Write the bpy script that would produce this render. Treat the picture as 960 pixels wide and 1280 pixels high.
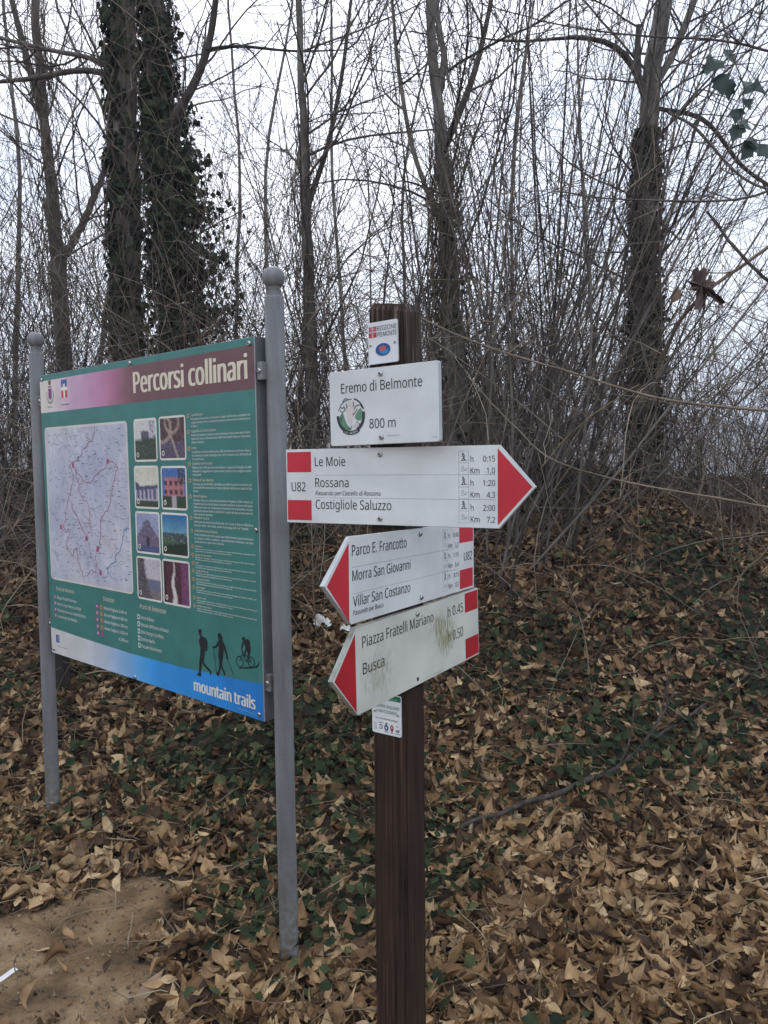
import bpy, bmesh, math, random
import numpy as np
from mathutils import Matrix, Vector, Euler

for o in list(bpy.data.objects):
    bpy.data.objects.remove(o)
SC = bpy.context.scene
COL = SC.collection
R_ = math.radians

# ------------------------------------------------------------------ camera
EYE = 1.5
PITCH = math.atan(51 / 960)
cam_d = bpy.data.cameras.new('camera')
cam = bpy.data.objects.new('camera', cam_d)
COL.objects.link(cam)
cam.location = (0, 0, EYE)
cam.rotation_euler = (math.pi / 2 - PITCH, 0, 0)
cam_d.sensor_fit = 'VERTICAL'
cam_d.sensor_height = 36
cam_d.sensor_width = 27
cam_d.lens = 27.0
cam_d.clip_start = 0.05
cam_d.clip_end = 6000
SC.camera = cam

# ------------------------------------------------------------------ sky + sun
SUN_EL, SUN_AZ = 48, 8          # degrees; azimuth measured from +y (straight ahead) towards -x
w = bpy.data.worlds.new('World')
SC.world = w
w.use_nodes = True
nt = w.node_tree
nt.nodes.clear()
out = nt.nodes.new('ShaderNodeOutputWorld')
sky = nt.nodes.new('ShaderNodeTexSky')
sky.sky_type = 'NISHITA'
sky.sun_disc = False
sky.sun_elevation = R_(SUN_EL)
sky.sun_rotation = R_(-SUN_AZ)
sky.air_density = 1.0
sky.dust_density = 2.0
bg1 = nt.nodes.new('ShaderNodeBackground')
bg1.inputs['Strength'].default_value = 0.05
nt.links.new(sky.outputs[0], bg1.inputs['Color'])
tc = nt.nodes.new('ShaderNodeTexCoord')
mp = nt.nodes.new('ShaderNodeMapping')
mp.inputs['Scale'].default_value = (1.2, 1.2, 3.0)
nz = nt.nodes.new('ShaderNodeTexNoise')
nz.inputs['Scale'].default_value = 1.5
nz.inputs['Detail'].default_value = 5
rp = nt.nodes.new('ShaderNodeValToRGB')
rp.color_ramp.elements[0].position = 0.40
rp.color_ramp.elements[0].color = (0.44, 0.53, 0.70, 1)
rp.color_ramp.elements[1].position = 0.60
rp.color_ramp.elements[1].color = (0.90, 0.90, 0.91, 1)
bg2 = nt.nodes.new('ShaderNodeBackground')
bg2.inputs['Strength'].default_value = 0.72
add = nt.nodes.new('ShaderNodeAddShader')
nt.links.new(tc.outputs['Generated'], mp.inputs[0])
nt.links.new(mp.outputs[0], nz.inputs['Vector'])
nt.links.new(nz.outputs[0], rp.inputs[0])
sxyz = nt.nodes.new('ShaderNodeSeparateXYZ')
nt.links.new(tc.outputs['Generated'], sxyz.inputs[0])
mrs = nt.nodes.new('ShaderNodeMapRange')
mrs.inputs['From Min'].default_value = -0.6
mrs.inputs['From Max'].default_value = 0.85
mrs.inputs['To Min'].default_value = 1.38  # sky made brighter behind the camera and dimmer ahead, to light the signs
mrs.inputs['To Max'].default_value = 0.74
nt.links.new(sxyz.outputs['Y'], mrs.inputs['Value'])
mxs = nt.nodes.new('ShaderNodeMix')
mxs.data_type = 'RGBA'
mxs.blend_type = 'MULTIPLY'
mxs.inputs[0].default_value = 1
nt.links.new(rp.outputs[0], mxs.inputs[6])
nt.links.new(mrs.outputs[0], mxs.inputs[7])
nt.links.new(mxs.outputs[2], bg2.inputs['Color'])
nt.links.new(bg1.outputs[0], add.inputs[0])
nt.links.new(bg2.outputs[0], add.inputs[1])
nt.links.new(add.outputs[0], out.inputs['Surface'])

sd = bpy.data.lights.new('sun', 'SUN')
sd.energy = 0.75
sd.angle = R_(25)
sd.color = (1.0, 0.94, 0.86)
sun = bpy.data.objects.new('sun', sd)
COL.objects.link(sun)
sun.rotation_euler = (-R_(90 - SUN_EL), 0, R_(SUN_AZ))
sun.location = (0, 0, 30)

vs = SC.view_settings
vs.view_transform = 'Standard'
vs.look = 'None'
vs.exposure = 1.2
vs.gamma = 1.0
vs.use_curve_mapping = False
SC.cycles.max_bounces = 6
SC.cycles.diffuse_bounces = 3
SC.cycles.glossy_bounces = 2

# ------------------------------------------------------------------ helpers
def lin(c):
    """sRGB 0-255 triple -> linear rgba"""
    r = []
    for v in c:
        v = v / 255
        r.append(v / 12.92 if v <= 0.04045 else ((v + 0.055) / 1.055) ** 2.4)
    return (*r, 1.0)


def tag(o, label=None, cat=None, group=None, kind=None):
    if label: o['label'] = label
    if cat: o['category'] = cat
    if group: o['group'] = group
    if kind: o['kind'] = kind
    return o


def empty(name, loc):
    o = bpy.data.objects.new(name, None)
    o.location = loc
    o.empty_display_size = 0.1
    COL.objects.link(o)
    return o


def link(name, me, parent=None, mats=()):
    for m in mats:
        me.materials.append(m)
    o = bpy.data.objects.new(name, me)
    COL.objects.link(o)
    if parent is not None:
        o.parent = parent
    return o


def new_mat(name):
    m = bpy.data.materials.new(name)
    m.use_nodes = True
    n = m.node_tree.nodes
    return m, n, m.node_tree.links, n['Principled BSDF']


def noise_mat(name, stops, scale=5, detail=6, rough=0.8, stretch=(1, 1, 1), bump=0.0, bdist=0.01, spec=0.3, metal=0.0, coord='Object', bscale=None):
    m, n, l, b = new_mat(name)
    t = n.new('ShaderNodeTexCoord')
    mpn = n.new('ShaderNodeMapping')
    mpn.inputs['Scale'].default_value = stretch
    z = n.new('ShaderNodeTexNoise')
    z.inputs['Scale'].default_value = scale
    z.inputs['Detail'].default_value = detail
    r = n.new('ShaderNodeValToRGB')
    el = r.color_ramp.elements
    while len(el) < len(stops):
        el.new(0.5)
    for e, (p, c) in zip(el, stops):
        e.position = p
        e.color = (*c[:3], 1)
    l.new(t.outputs[coord], mpn.inputs[0])
    l.new(mpn.outputs[0], z.inputs['Vector'])
    l.new(z.outputs[0], r.inputs[0])
    l.new(r.outputs[0], b.inputs['Base Color'])
    b.inputs['Roughness'].default_value = rough
    b.inputs['Specular IOR Level'].default_value = spec
    b.inputs['Metallic'].default_value = metal
    if bump:
        z2 = n.new('ShaderNodeTexNoise')
        z2.inputs['Scale'].default_value = bscale or scale * 2
        z2.inputs['Detail'].default_value = 5
        l.new(mpn.outputs[0], z2.inputs['Vector'])
        bp = n.new('ShaderNodeBump')
        bp.inputs['Strength'].default_value = bump
        bp.inputs['Distance'].default_value = bdist
        l.new(z2.outputs[0], bp.inputs['Height'])
        l.new(bp.outputs[0], b.inputs['Normal'])
    return m


def island_mat(name, stops, rough=0.75, spec=0.2, nscale=18, namp=0.5):
    """every leaf its own colour, with blotches"""
    m, n, l, b = new_mat(name)
    g = n.new('ShaderNodeNewGeometry')
    r = n.new('ShaderNodeValToRGB')
    el = r.color_ramp.elements
    while len(el) < len(stops):
        el.new(0.5)
    for e, (p, c) in zip(el, stops):
        e.position = p
        e.color = (*c, 1)
    t = n.new('ShaderNodeTexCoord')
    z = n.new('ShaderNodeTexNoise')
    z.inputs['Scale'].default_value = nscale
    z.inputs['Detail'].default_value = 4
    mr = n.new('ShaderNodeMapRange')
    mr.inputs['From Min'].default_value = 0.3
    mr.inputs['From Max'].default_value = 0.7
    mr.inputs['To Min'].default_value = 1 - namp
    mr.inputs['To Max'].default_value = 1 + namp * 0.5
    mx = n.new('ShaderNodeMix')
    mx.data_type = 'RGBA'
    mx.blend_type = 'MULTIPLY'
    mx.inputs[0].default_value = 1
    l.new(g.outputs['Random Per Island'], r.inputs[0])
    l.new(t.outputs['Object'], z.inputs['Vector'])
    l.new(z.outputs[0], mr.inputs['Value'])
    l.new(r.outputs[0], mx.inputs[6])
    l.new(mr.outputs[0], mx.inputs[7])
    l.new(mx.outputs[2], b.inputs['Base Color'])
    b.inputs['Roughness'].default_value = rough
    b.inputs['Specular IOR Level'].default_value = spec
    return m


def print_mat(name, rough=0.45, algae=False, dirt=0.16):
    """ink on sheet metal: colours come from the printed artwork (attribute Col) with a little grime"""
    m, n, l, b = new_mat(name)
    a = n.new('ShaderNodeAttribute')
    a.attribute_name = 'Col'
    t = n.new('ShaderNodeTexCoord')
    z = n.new('ShaderNodeTexNoise')
    z.inputs['Scale'].default_value = 9
    z.inputs['Detail'].default_value = 8
    mr = n.new('ShaderNodeMapRange')
    mr.inputs['From Min'].default_value = 0.35
    mr.inputs['From Max'].default_value = 0.65
    mr.inputs['To Min'].default_value = 1 - dirt
    mr.inputs['To Max'].default_value = 1.0
    mx = n.new('ShaderNodeMix')
    mx.data_type = 'RGBA'
    mx.blend_type = 'MULTIPLY'
    mx.inputs[0].default_value = 1
    l.new(t.outputs['Object'], z.inputs['Vector'])
    l.new(z.outputs[0], mr.inputs['Value'])
    l.new(a.outputs['Color'], mx.inputs[6])
    l.new(mr.outputs[0], mx.inputs[7])
    last = mx.outputs[2]
    if algae:
        sx = n.new('ShaderNodeSeparateXYZ')
        l.new(t.outputs['Object'], sx.inputs[0])
        mpn = n.new('ShaderNodeMapping')
        mpn.inputs['Scale'].default_value = (1, 1, 0.22)
        l.new(t.outputs['Object'], mpn.inputs[0])
        z2 = n.new('ShaderNodeTexNoise')
        z2.inputs['Scale'].default_value = 190
        z2.inputs['Detail'].default_value = 9
        z2.inputs['Roughness'].default_value = 0.7
        l.new(mpn.outputs[0], z2.inputs['Vector'])

        def M(op, x, y=None, clamp=False):
            q = n.new('ShaderNodeMath')
            q.operation = op
            q.use_clamp = clamp
            for i, v in enumerate((x, y)):
                if v is None: continue
                if isinstance(v, (int, float)): q.inputs[i].default_value = v
                else: l.new(v, q.inputs[i])
            return q.outputs[0]
        tot = None
        for (cx, hx, cz, hz, amp) in ((0.088, 0.06, 0.0, 0.06, 1.0), (-0.18, 0.075, -0.02, 0.055, 0.72), (0.03, 0.05, 0.03, 0.03, 0.55)):
            dx = M('DIVIDE', M('ABSOLUTE', M('SUBTRACT', sx.outputs['X'], cx)), hx)
            dz = M('DIVIDE', M('ABSOLUTE', M('SUBTRACT', sx.outputs['Z'], cz)), hz)
            k = M('MULTIPLY', M('SUBTRACT', 1.15, M('ADD', M('POWER', dx, 2), M('POWER', dz, 2)), True), amp, True)
            tot = k if tot is None else M('ADD', tot, k, True)
        f = M('MULTIPLY', M('SUBTRACT', M('ADD', z2.outputs[0], M('MULTIPLY', tot, 0.17)), 0.56, False), 7.0, True)
        f = M('MULTIPLY', f, tot, True)
        f = M('MULTIPLY', f, 0.75, True)
        m2 = n.new('ShaderNodeMix')
        m2.data_type = 'RGBA'
        l.new(f, m2.inputs[0])
        l.new(last, m2.inputs[6])
        m2.inputs[7].default_value = (0.19, 0.20, 0.062, 1)
        last = m2.outputs[2]
    l.new(last, b.inputs['Base Color'])
    b.inputs['Roughness'].default_value = rough
    b.inputs['Specular IOR Level'].default_value = 0.35
    return m


# ---- numpy meshes -------------------------------------------------
def build_np(name, V, Q, mats, parent=None, smooth=True):
    V = np.ascontiguousarray(V, dtype=np.float32)
    Q = np.ascontiguousarray(Q, dtype=np.int32)
    me = bpy.data.meshes.new(name)
    me.vertices.add(len(V))
    me.vertices.foreach_set('co', V.ravel())
    me.loops.add(Q.size)
    me.loops.foreach_set('vertex_index', Q.ravel())
    me.polygons.add(len(Q))
    me.polygons.foreach_set('loop_start', np.arange(len(Q), dtype=np.int32) * Q.shape[1])
    me.update(calc_edges=True)
    me.polygons.foreach_set('use_smooth', np.full(len(Q), smooth, dtype=bool))
    return link(name, me, parent, mats if isinstance(mats, (list, tuple)) else [mats])


class Acc:
    def __init__(s):
        s.V, s.Q, s.n = [], [], 0

    def add(s, V, Q):
        s.V.append(V.reshape(-1, 3))
        s.Q.append(Q.reshape(-1, 4) + s.n)
        s.n += len(s.V[-1])

    def build(s, name, mat, parent=None, off=None, smooth=True):
        V = np.concatenate(s.V)
        if off is not None:
            V = V - np.array(off)
        return build_np(name, V, np.concatenate(s.Q), mat, parent, smooth)


def tubes(acc, P, Rr, S, rng, rough=0.0):
    P = np.asarray(P, float)
    Rr = np.asarray(Rr, float)
    N, K, _ = P.shape
    T = np.gradient(P, axis=1)
    T /= np.linalg.norm(T, axis=2, keepdims=True) + 1e-9
    ref = rng.normal(size=(N, 1, 3))
    mt = T.mean(axis=1, keepdims=True)
    mt /= np.linalg.norm(mt, axis=2, keepdims=True) + 1e-9
    ref -= (ref * mt).sum(2, keepdims=True) * mt
    U = ref - (ref * T).sum(2, keepdims=True) * T
    U /= np.linalg.norm(U, axis=2, keepdims=True) + 1e-9
    W_ = np.cross(T, U)
    a = np.arange(S) * 2 * math.pi / S
    rad = Rr[:, :, None]
    if rough:
        rad = rad * (1 + rough * rng.normal(size=(N, K, S)))
    V = P[:, :, None, :] + rad[..., None] * (np.cos(a)[None, None, :, None] * U[:, :, None, :] + np.sin(a)[None, None, :, None] * W_[:, :, None, :])
    i = np.arange(N)[:, None, None] * K * S
    k = np.arange(K - 1)[None, :, None] * S
    s0 = np.arange(S)[None, None, :]
    s1 = (s0 + 1) % S
    Q = np.stack([i + k + s0, i + k + s1, i + k + S + s1, i + k + S + s0], -1)
    acc.add(V, Q)


def unit(v):
    return v / (np.linalg.norm(v, axis=-1, keepdims=True) + 1e-9)


def walk(start, d, length, K, rng, wig=0.12, up=0.0):
    N = len(start)
    P = np.empty((N, K, 3))
    P[:, 0] = start
    d = unit(np.array(d, float))
    st = (np.asarray(length) / (K - 1))[:, None]
    bend = rng.normal(size=(N, 3)) * wig * 0.4
    for k in range(1, K):
        P[:, k] = P[:, k - 1] + d * st
        d = d + rng.normal(size=(N, 3)) * wig + bend
        d[:, 2] += up
        d = unit(d)
    return P


def children(P, Rr, n, rng, t=(0.2, 1), L=(0.3, 0.8), ang=(35, 70), K=5, wig=0.15, up=0.03, r=0.6, rmax=1, rmin=0.0022, tip=0.45):
    """n side shoots on the given shoots"""
    N, KK, _ = P.shape
    ln = np.linalg.norm(np.diff(P, axis=1), axis=2).sum(1)
    i = rng.choice(N, n, p=ln / ln.sum())
    tt = rng.uniform(t[0], t[1], n) * (KK - 1)
    k = np.minimum(tt.astype(int), KK - 2)
    f = (tt - k)[:, None]
    p0 = P[i, k] * (1 - f) + P[i, k + 1] * f
    rr = Rr[i, k] * (1 - f[:, 0]) + Rr[i, k + 1] * f[:, 0]
    T = unit(P[i, k + 1] - P[i, k])
    q = rng.normal(size=(n, 3))
    q = unit(q - (q * T).sum(1, keepdims=True) * T)
    a = np.radians(rng.uniform(ang[0], ang[1], n))[:, None]
    d = T * np.cos(a) + q * np.sin(a)
    d[:, 2] += 0.12
    C = walk(p0, d, rng.uniform(L[0], L[1], n), K, rng, wig, up)
    r0 = np.clip(rr * r, rmin, rmax)
    Rc = r0[:, None] * np.linspace(1, tip, K)[None, :]
    Rc = np.maximum(Rc, rmin * 0.7)
    return C, Rc


def smooth_line(pts, n):
    """Catmull-Rom through pts"""
    p = np.asarray(pts, float)
    p = np.vstack([2 * p[0] - p[1], p, 2 * p[-1] - p[-2]])
    m = len(p) - 3
    o = []
    for u in np.linspace(0, m - 1e-6, n):
        i = int(u)
        t = u - i
        a, b, c, d = p[i:i + 4]
        o.append(0.5 * (2 * b + (c - a) * t + (2 * a - 5 * b + 4 * c - d) * t * t + (3 * b - a - 3 * c + d) * t ** 3))
    return np.array(o)


OVATE = [0.0, 0.42, 0.75, 0.94, 1.0, 0.93, 0.76, 0.52, 0.26, 0.0]
LANCE = [0.03, 0.36, 0.66, 0.88, 1.0, 0.99, 0.88, 0.68, 0.42, 0.18, 0.0]
MAPLE = [0.05, 0.55, 0.80, 0.45, 0.95, 1.0, 0.52, 0.50, 0.66, 0.34, 0.20, 0.0]
IVY = [0.10, 0.95, 0.74, 0.95, 0.46, 0.25, 0.0]


def leaves(acc, pos, nrm, head, L, Wd, prof, rng, fold=0.3, curl=0.6, twist=0.5, ragged=0.0, roll=0.0):
    """one curled leaf per point: nrm = leaf normal, head = direction of the tip"""
    N = len(pos)
    w_ = np.array(prof)
    K = len(w_)
    t = np.linspace(0, 1, K)
    nrm = unit(nrm)
    y = unit(head - (head * nrm).sum(1, keepdims=True) * nrm)
    x = np.cross(y, nrm)
    L = np.asarray(L)[:, None]
    hw = np.asarray(Wd)[:, None] * 0.5 * w_[None, :]
    if ragged:
        hw = hw * (1 + ragged * rng.normal(size=(N, K)))
    fo = rng.normal(0.2, 1, (N, 1)) * fold
    cu = rng.normal(0.25, 1, (N, 1)) * curl
    c2 = rng.normal(0, 1, (N, 1)) * curl * 0.6
    tw = rng.normal(0, 1, (N, 1)) * twist * (t[None, :] - 0.5)
    side_pos = (-1, 0, 1) if not roll else (-1, -0.55, 0, 0.55, 1)
    J = len(side_pos)
    ro = np.abs(rng.normal(0, 1, (N, 1))) * roll * np.where(rng.uniform(size=(N, 1)) < .8, 1, -1)
    V = np.empty((N, K, J, 3))
    yy = (t[None, :] - 0.5) * L
    arch = (cu * (t[None, :] - 0.5) ** 2 + c2 * (t[None, :] - 0.5) ** 3 * 2) * L * 1.6
    side = rng.normal(0, 1, (N, 1)) * 0.12 * L * (t[None, :] - 0.5) ** 2 * 4
    rag = rng.normal(size=(N, K)) * 0.05
    for j, s in enumerate(side_pos):
        th = ro * abs(s) if roll else 0.0                # edges rolled inwards
        lx = s * hw * (np.cos(th * 0.6) if roll else 1.0)
        ed = fo * abs(s) * hw + (hw * np.sin(th) * abs(s) if roll else 0.0) + (rag + 0.04 * rng.normal(size=(N, K))) * abs(s) * hw
        px = lx * np.cos(tw) - ed * np.sin(tw) + side
        pz = lx * np.sin(tw) + ed * np.cos(tw) + arch
        V[:, :, j] = pos[:, None, :] + px[..., None] * x[:, None] + yy[..., None] * y[:, None] + pz[..., None] * nrm[:, None]
    i = np.arange(N)[:, None, None] * K * J
    k = np.arange(K - 1)[None, :, None] * J
    j = np.arange(J - 1)[None, None, :]
    Q = np.stack([i + k + j, i + k + j + 1, i + k + J + j + 1, i + k + J + j], -1)
    acc.add(V, Q)


# ---- pixels of the photo (960 x 1280) -> points at a true distance
def W(px, py, Y):
    a = (px - 480) / 960
    b = (640 - py) / 960
    dy = math.cos(PITCH) + math.sin(PITCH) * b
    dz = -math.sin(PITCH) + math.cos(PITCH) * b
    return np.array([a * Y / dy, Y, EYE + dz * Y / dy])


# ---- terrain
_GY = np.array([-2000, 1.4, 2.0, 2.5, 3.0, 3.5, 4.0, 5.0, 6.0, 7.0, 8.0, 9.0, 10.5, 13, 20, 40, 80, 3000], float)
_GZ = np.array([-.05, -.05, -.055, -.035, .05, .20, .40, .78, 1.07, 1.28, 1.40, 1.42, 1.30, 0.9, -.8, -5, -10, -14], float)
_rs = np.random.default_rng(5)
_wv = [( _rs.normal(0, s, 2), _rs.uniform(0, 6.28), a) for s, a in ((0.8, .05), (1.1, .05), (2.2, .025), (2.6, .025), (5, .010), (6, .010), (9, .006))]


def gz(x, y):
    x = np.asarray(x, float)
    y = np.asarray(y, float)
    sh = 0.45 * np.clip((-x - 0.35) / 0.8, 0, 1)
    z = 0
    for dy in (-.25, 0, .25):
        z = z + np.interp(y - sh + dy, _GY, _GZ) / 3
    bank = np.clip((y - sh - 2.4) / 1.2, 0, 1)
    nn = 0
    for k, ph, a in _wv:
        nn = nn + a * np.sin(k[0] * x + k[1] * y + ph)
    near = np.exp(-(np.maximum(np.abs(x) - 12, 0) / 20))
    z = z + 0.40 * np.exp(-((x - 1.45) ** 2 / 0.9 + (y - 6.0) ** 2 / 1.2)) - 0.18 * np.exp(-((x - 3.4) ** 2 / 1.2 + (y - 6.5) ** 2 / 2.0))
    return z + nn * (0.12 + 0.88 * bank) * near


def on_ground(px, py):
    for Y in np.arange(1.2, 12, 0.01):
        p = W(px, py, Y)
        if p[2] <= gz(p[0], p[1]):
            return p
    return W(px, py, 8)


# ------------------------------------------------------------------ materials
M = {}
M['soil'] = noise_mat('soil', [(0.3, (0.022, 0.016, 0.011)), (0.5, (0.06, 0.042, 0.026)), (0.7, (0.12, 0.085, 0.05))], scale=14, detail=8, rough=0.95, bump=0.8, bdist=0.02, bscale=30)
M['path'] = noise_mat('path_dirt', [(0.32, (0.09, 0.054, 0.026)), (0.46, (0.17, 0.105, 0.052)), (0.58, (0.235, 0.152, 0.078)), (0.72, (0.33, 0.225, 0.125))], scale=7, detail=14, rough=0.95, bump=1.0, bdist=0.02, bscale=40)
M['bark'] = noise_mat('bark', [(0.3, (0.06, 0.053, 0.046)), (0.55, (0.15, 0.135, 0.115)), (0.75, (0.26, 0.24, 0.21))], scale=16, rough=0.9, stretch=(1, 1, 0.25), bump=1.0, bdist=0.012)
M['bark_brown'] = noise_mat('bark_brown', [(0.3, (0.055, 0.045, 0.036)), (0.55, (0.13, 0.105, 0.084)), (0.75, (0.23, 0.195, 0.16))], scale=16, rough=0.9, stretch=(1, 1, 0.25), bump=1.0, bdist=0.012)
M['twig'] = island_mat('twig', [(0.0, (0.05, 0.041, 0.035)), (0.5, (0.10, 0.082, 0.070)), (1.0, (0.19, 0.16, 0.132))], rough=0.85, nscale=6)
M['cane'] = island_mat('cane', [(0.0, (0.09, 0.064, 0.046)), (0.5, (0.18, 0.13, 0.092)), (1.0, (0.36, 0.285, 0.21))], rough=0.8, nscale=6)
M['vine'] = island_mat('vine', [(0.0, (0.10, 0.07, 0.05)), (0.6, (0.17, 0.125, 0.088)), (1.0, (0.28, 0.22, 0.17))], rough=0.85, nscale=8)
M['ivy'] = island_mat('ivy_leaf', [(0.0, (0.010, 0.016, 0.006)), (0.5, (0.020, 0.031, 0.011)), (0.9, (0.042, 0.056, 0.020)), (1.0, (0.09, 0.098, 0.038))], rough=0.6, spec=0.12, nscale=30, namp=0.35)
M['litter'] = island_mat('dead_leaf', [(0.0, (0.040, 0.022, 0.012)), (0.18, (0.095, 0.050, 0.023)), (0.42, (0.235, 0.132, 0.058)), (0.68, (0.39, 0.245, 0.115)), (0.9, (0.53, 0.375, 0.20)), (1.0, (0.23, 0.115, 0.052))], rough=0.7, spec=0.25, nscale=22, namp=0.45)
M['litter_old_shaded'] = island_mat('damp_shaded_leaf', [(0.0, (0.026, 0.015, 0.008)), (0.3, (0.064, 0.033, 0.016)), (0.6, (0.135, 0.072, 0.033)), (0.85, (0.25, 0.148, 0.070)), (1.0, (0.42, 0.28, 0.15))], rough=0.7, spec=0.2, nscale=22, namp=0.45)  # older damp leaves, darkened further to paint in tree and brush shade
M['straw'] = island_mat('straw', [(0.0, (0.10, 0.07, 0.045)), (0.6, (0.2, 0.15, 0.09)), (1.0, (0.38, 0.31, 0.2))], rough=0.85, nscale=8)
M['green_leaf'] = island_mat('green_leaf', [(0.0, (0.014, 0.032, 0.024)), (1.0, (0.024, 0.048, 0.032))], rough=0.45, spec=0.4)
M['wood'] = None
M['pole'] = noise_mat('galvanised_paint', [(0.3, (0.165, 0.168, 0.168)), (0.5, (0.215, 0.218, 0.217)), (0.7, (0.25, 0.253, 0.25))], scale=7, detail=9, rough=0.5, stretch=(1, 1, 0.4), spec=0.45, bump=0.12, bdist=0.001, bscale=250)
def pole_mat():
    m, n, l, b = new_mat('painted_pole')
    t = n.new('ShaderNodeTexCoord')
    mpn = n.new('ShaderNodeMapping'); mpn.inputs['Scale'].default_value = (1, 1, 0.12)
    l.new(t.outputs['Object'], mpn.inputs[0])
    def noise(sc, vec, det=8):
        z = n.new('ShaderNodeTexNoise'); z.inputs['Scale'].default_value = sc; z.inputs['Detail'].default_value = det
        l.new(vec, z.inputs['Vector']); return z.outputs[0]
    def ramp(src, a, b_, c0, c1):
        q = n.new('ShaderNodeMapRange'); q.inputs['From Min'].default_value = a; q.inputs['From Max'].default_value = b_
        q.inputs['To Min'].default_value = c0; q.inputs['To Max'].default_value = c1
        l.new(src, q.inputs['Value']); return q.outputs[0]
    def mul(a, b_):
        q = n.new('ShaderNodeMath'); q.operation = 'MULTIPLY'; l.new(a, q.inputs[0]); l.new(b_, q.inputs[1]); return q.outputs[0]
    def mixc(f, a, col):
        q = n.new('ShaderNodeMix'); q.data_type = 'RGBA'; l.new(f, q.inputs[0]); l.new(a, q.inputs[6]); q.inputs[7].default_value = (*col, 1); return q.outputs[2]
    r = n.new('ShaderNodeValToRGB')
    r.color_ramp.elements[0].position = 0.34; r.color_ramp.elements[0].color = (0.125, 0.128, 0.126, 1)
    r.color_ramp.elements[1].position = 0.66; r.color_ramp.elements[1].color = (0.205, 0.208, 0.205, 1)
    l.new(noise(26, mpn.outputs[0]), r.inputs[0])
    sx = n.new('ShaderNodeSeparateXYZ'); l.new(t.outputs['Object'], sx.inputs[0])
    c = mixc(ramp(noise(9, t.outputs['Object']), 0.5, 0.75, 0.0, 0.5), r.outputs[0], (0.10, 0.098, 0.088))
    c = mixc(ramp(noise(190, t.outputs['Object'], 2), 0.70, 0.74, 0.0, 0.8), c, (0.045, 0.032, 0.024))
    mud = mul(ramp(sx.outputs['Z'], 0.05, 0.42, 1.0, 0.0), ramp(noise(45, t.outputs['Object']), 0.40, 0.62, 0.0, 0.85))
    c = mixc(mud, c, (0.11, 0.078, 0.048))
    l.new(c, b.inputs['Base Color'])
    b.inputs['Roughness'].default_value = 0.55
    b.inputs['Specular IOR Level'].default_value = 0.4
    bp = n.new('ShaderNodeBump'); bp.inputs['Strength'].default_value = 0.15; bp.inputs['Distance'].default_value = 0.001
    l.new(noise(220, t.outputs['Object'], 3), bp.inputs['Height']); l.new(bp.outputs[0], b.inputs['Normal'])
    return m
M['pole'] = pole_mat()
M['frame'] = noise_mat('frame_metal', [(0.3, (0.09, 0.095, 0.10)), (0.7, (0.15, 0.155, 0.16))], scale=10, rough=0.5, spec=0.4)
M['steel'] = noise_mat('bolt_steel', [(0.3, (0.35, 0.34, 0.33)), (0.7, (0.6, 0.59, 0.57))], scale=200, rough=0.32, metal=1.0)
M['socket'] = noise_mat('dark_socket', [(0.3, (0.02, 0.02, 0.02)), (0.7, (0.05, 0.045, 0.04))], scale=100, rough=0.6)
M['alu'] = noise_mat('aluminium', [(0.3, (0.34, 0.35, 0.34)), (0.7, (0.46, 0.47, 0.46))], scale=14, rough=0.5, spec=0.4)
M['alu_weathered'] = noise_mat('weathered_aluminium', [(0.35, (0.16, 0.165, 0.14)), (0.7, (0.40, 0.40, 0.35))], scale=25, rough=0.6, spec=0.3)
M['print'] = print_mat('printed_sheet')
M['print_old'] = print_mat('printed_sheet_algae', rough=0.5, algae=True, dirt=0.2)
M['paper'] = noise_mat('paper', [(0.35, (0.62, 0.60, 0.55)), (0.65, (0.82, 0.80, 0.76))], scale=30, rough=0.9)

# weathered dark brown timber: grain runs along z
m, n, l, b = new_mat('stained_timber')
t = n.new('ShaderNodeTexCoord')
mpn = n.new('ShaderNodeMapping')
mpn.inputs['Scale'].default_value = (1, 1, 0.018)
l.new(t.outputs['Object'], mpn.inputs[0])
z1 = n.new('ShaderNodeTexNoise'); z1.inputs['Scale'].default_value = 210; z1.inputs['Detail'].default_value = 9; z1.inputs['Roughness'].default_value = 0.65; z1.inputs['Distortion'].default_value = 0.6
z2 = n.new('ShaderNodeTexNoise'); z2.inputs['Scale'].default_value = 6; z2.inputs['Detail'].default_value = 6
l.new(mpn.outputs[0], z1.inputs['Vector'])
l.new(t.outputs['Object'], z2.inputs['Vector'])
r1 = n.new('ShaderNodeValToRGB')
r1.color_ramp.elements.new(0.52)
for e, (p, c) in zip(r1.color_ramp.elements, ((0.30, (0.010, 0.006, 0.0045)), (0.52, (0.036, 0.021, 0.0135)), (0.76, (0.100, 0.057, 0.034)))):
    e.position = p; e.color = (*c, 1)
l.new(z1.outputs[0], r1.inputs[0])
mr = n.new('ShaderNodeMapRange')
mr.inputs['From Min'].default_value = 0.3; mr.inputs['From Max'].default_value = 0.7
mr.inputs['To Min'].default_value = 0.65; mr.inputs['To Max'].default_value = 1.25
l.new(z2.outputs[0], mr.inputs['Value'])
mx = n.new('ShaderNodeMix'); mx.data_type = 'RGBA'; mx.blend_type = 'MULTIPLY'; mx.inputs[0].default_value = 1
l.new(r1.outputs[0], mx.inputs[6]); l.new(mr.outputs[0], mx.inputs[7])
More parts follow.
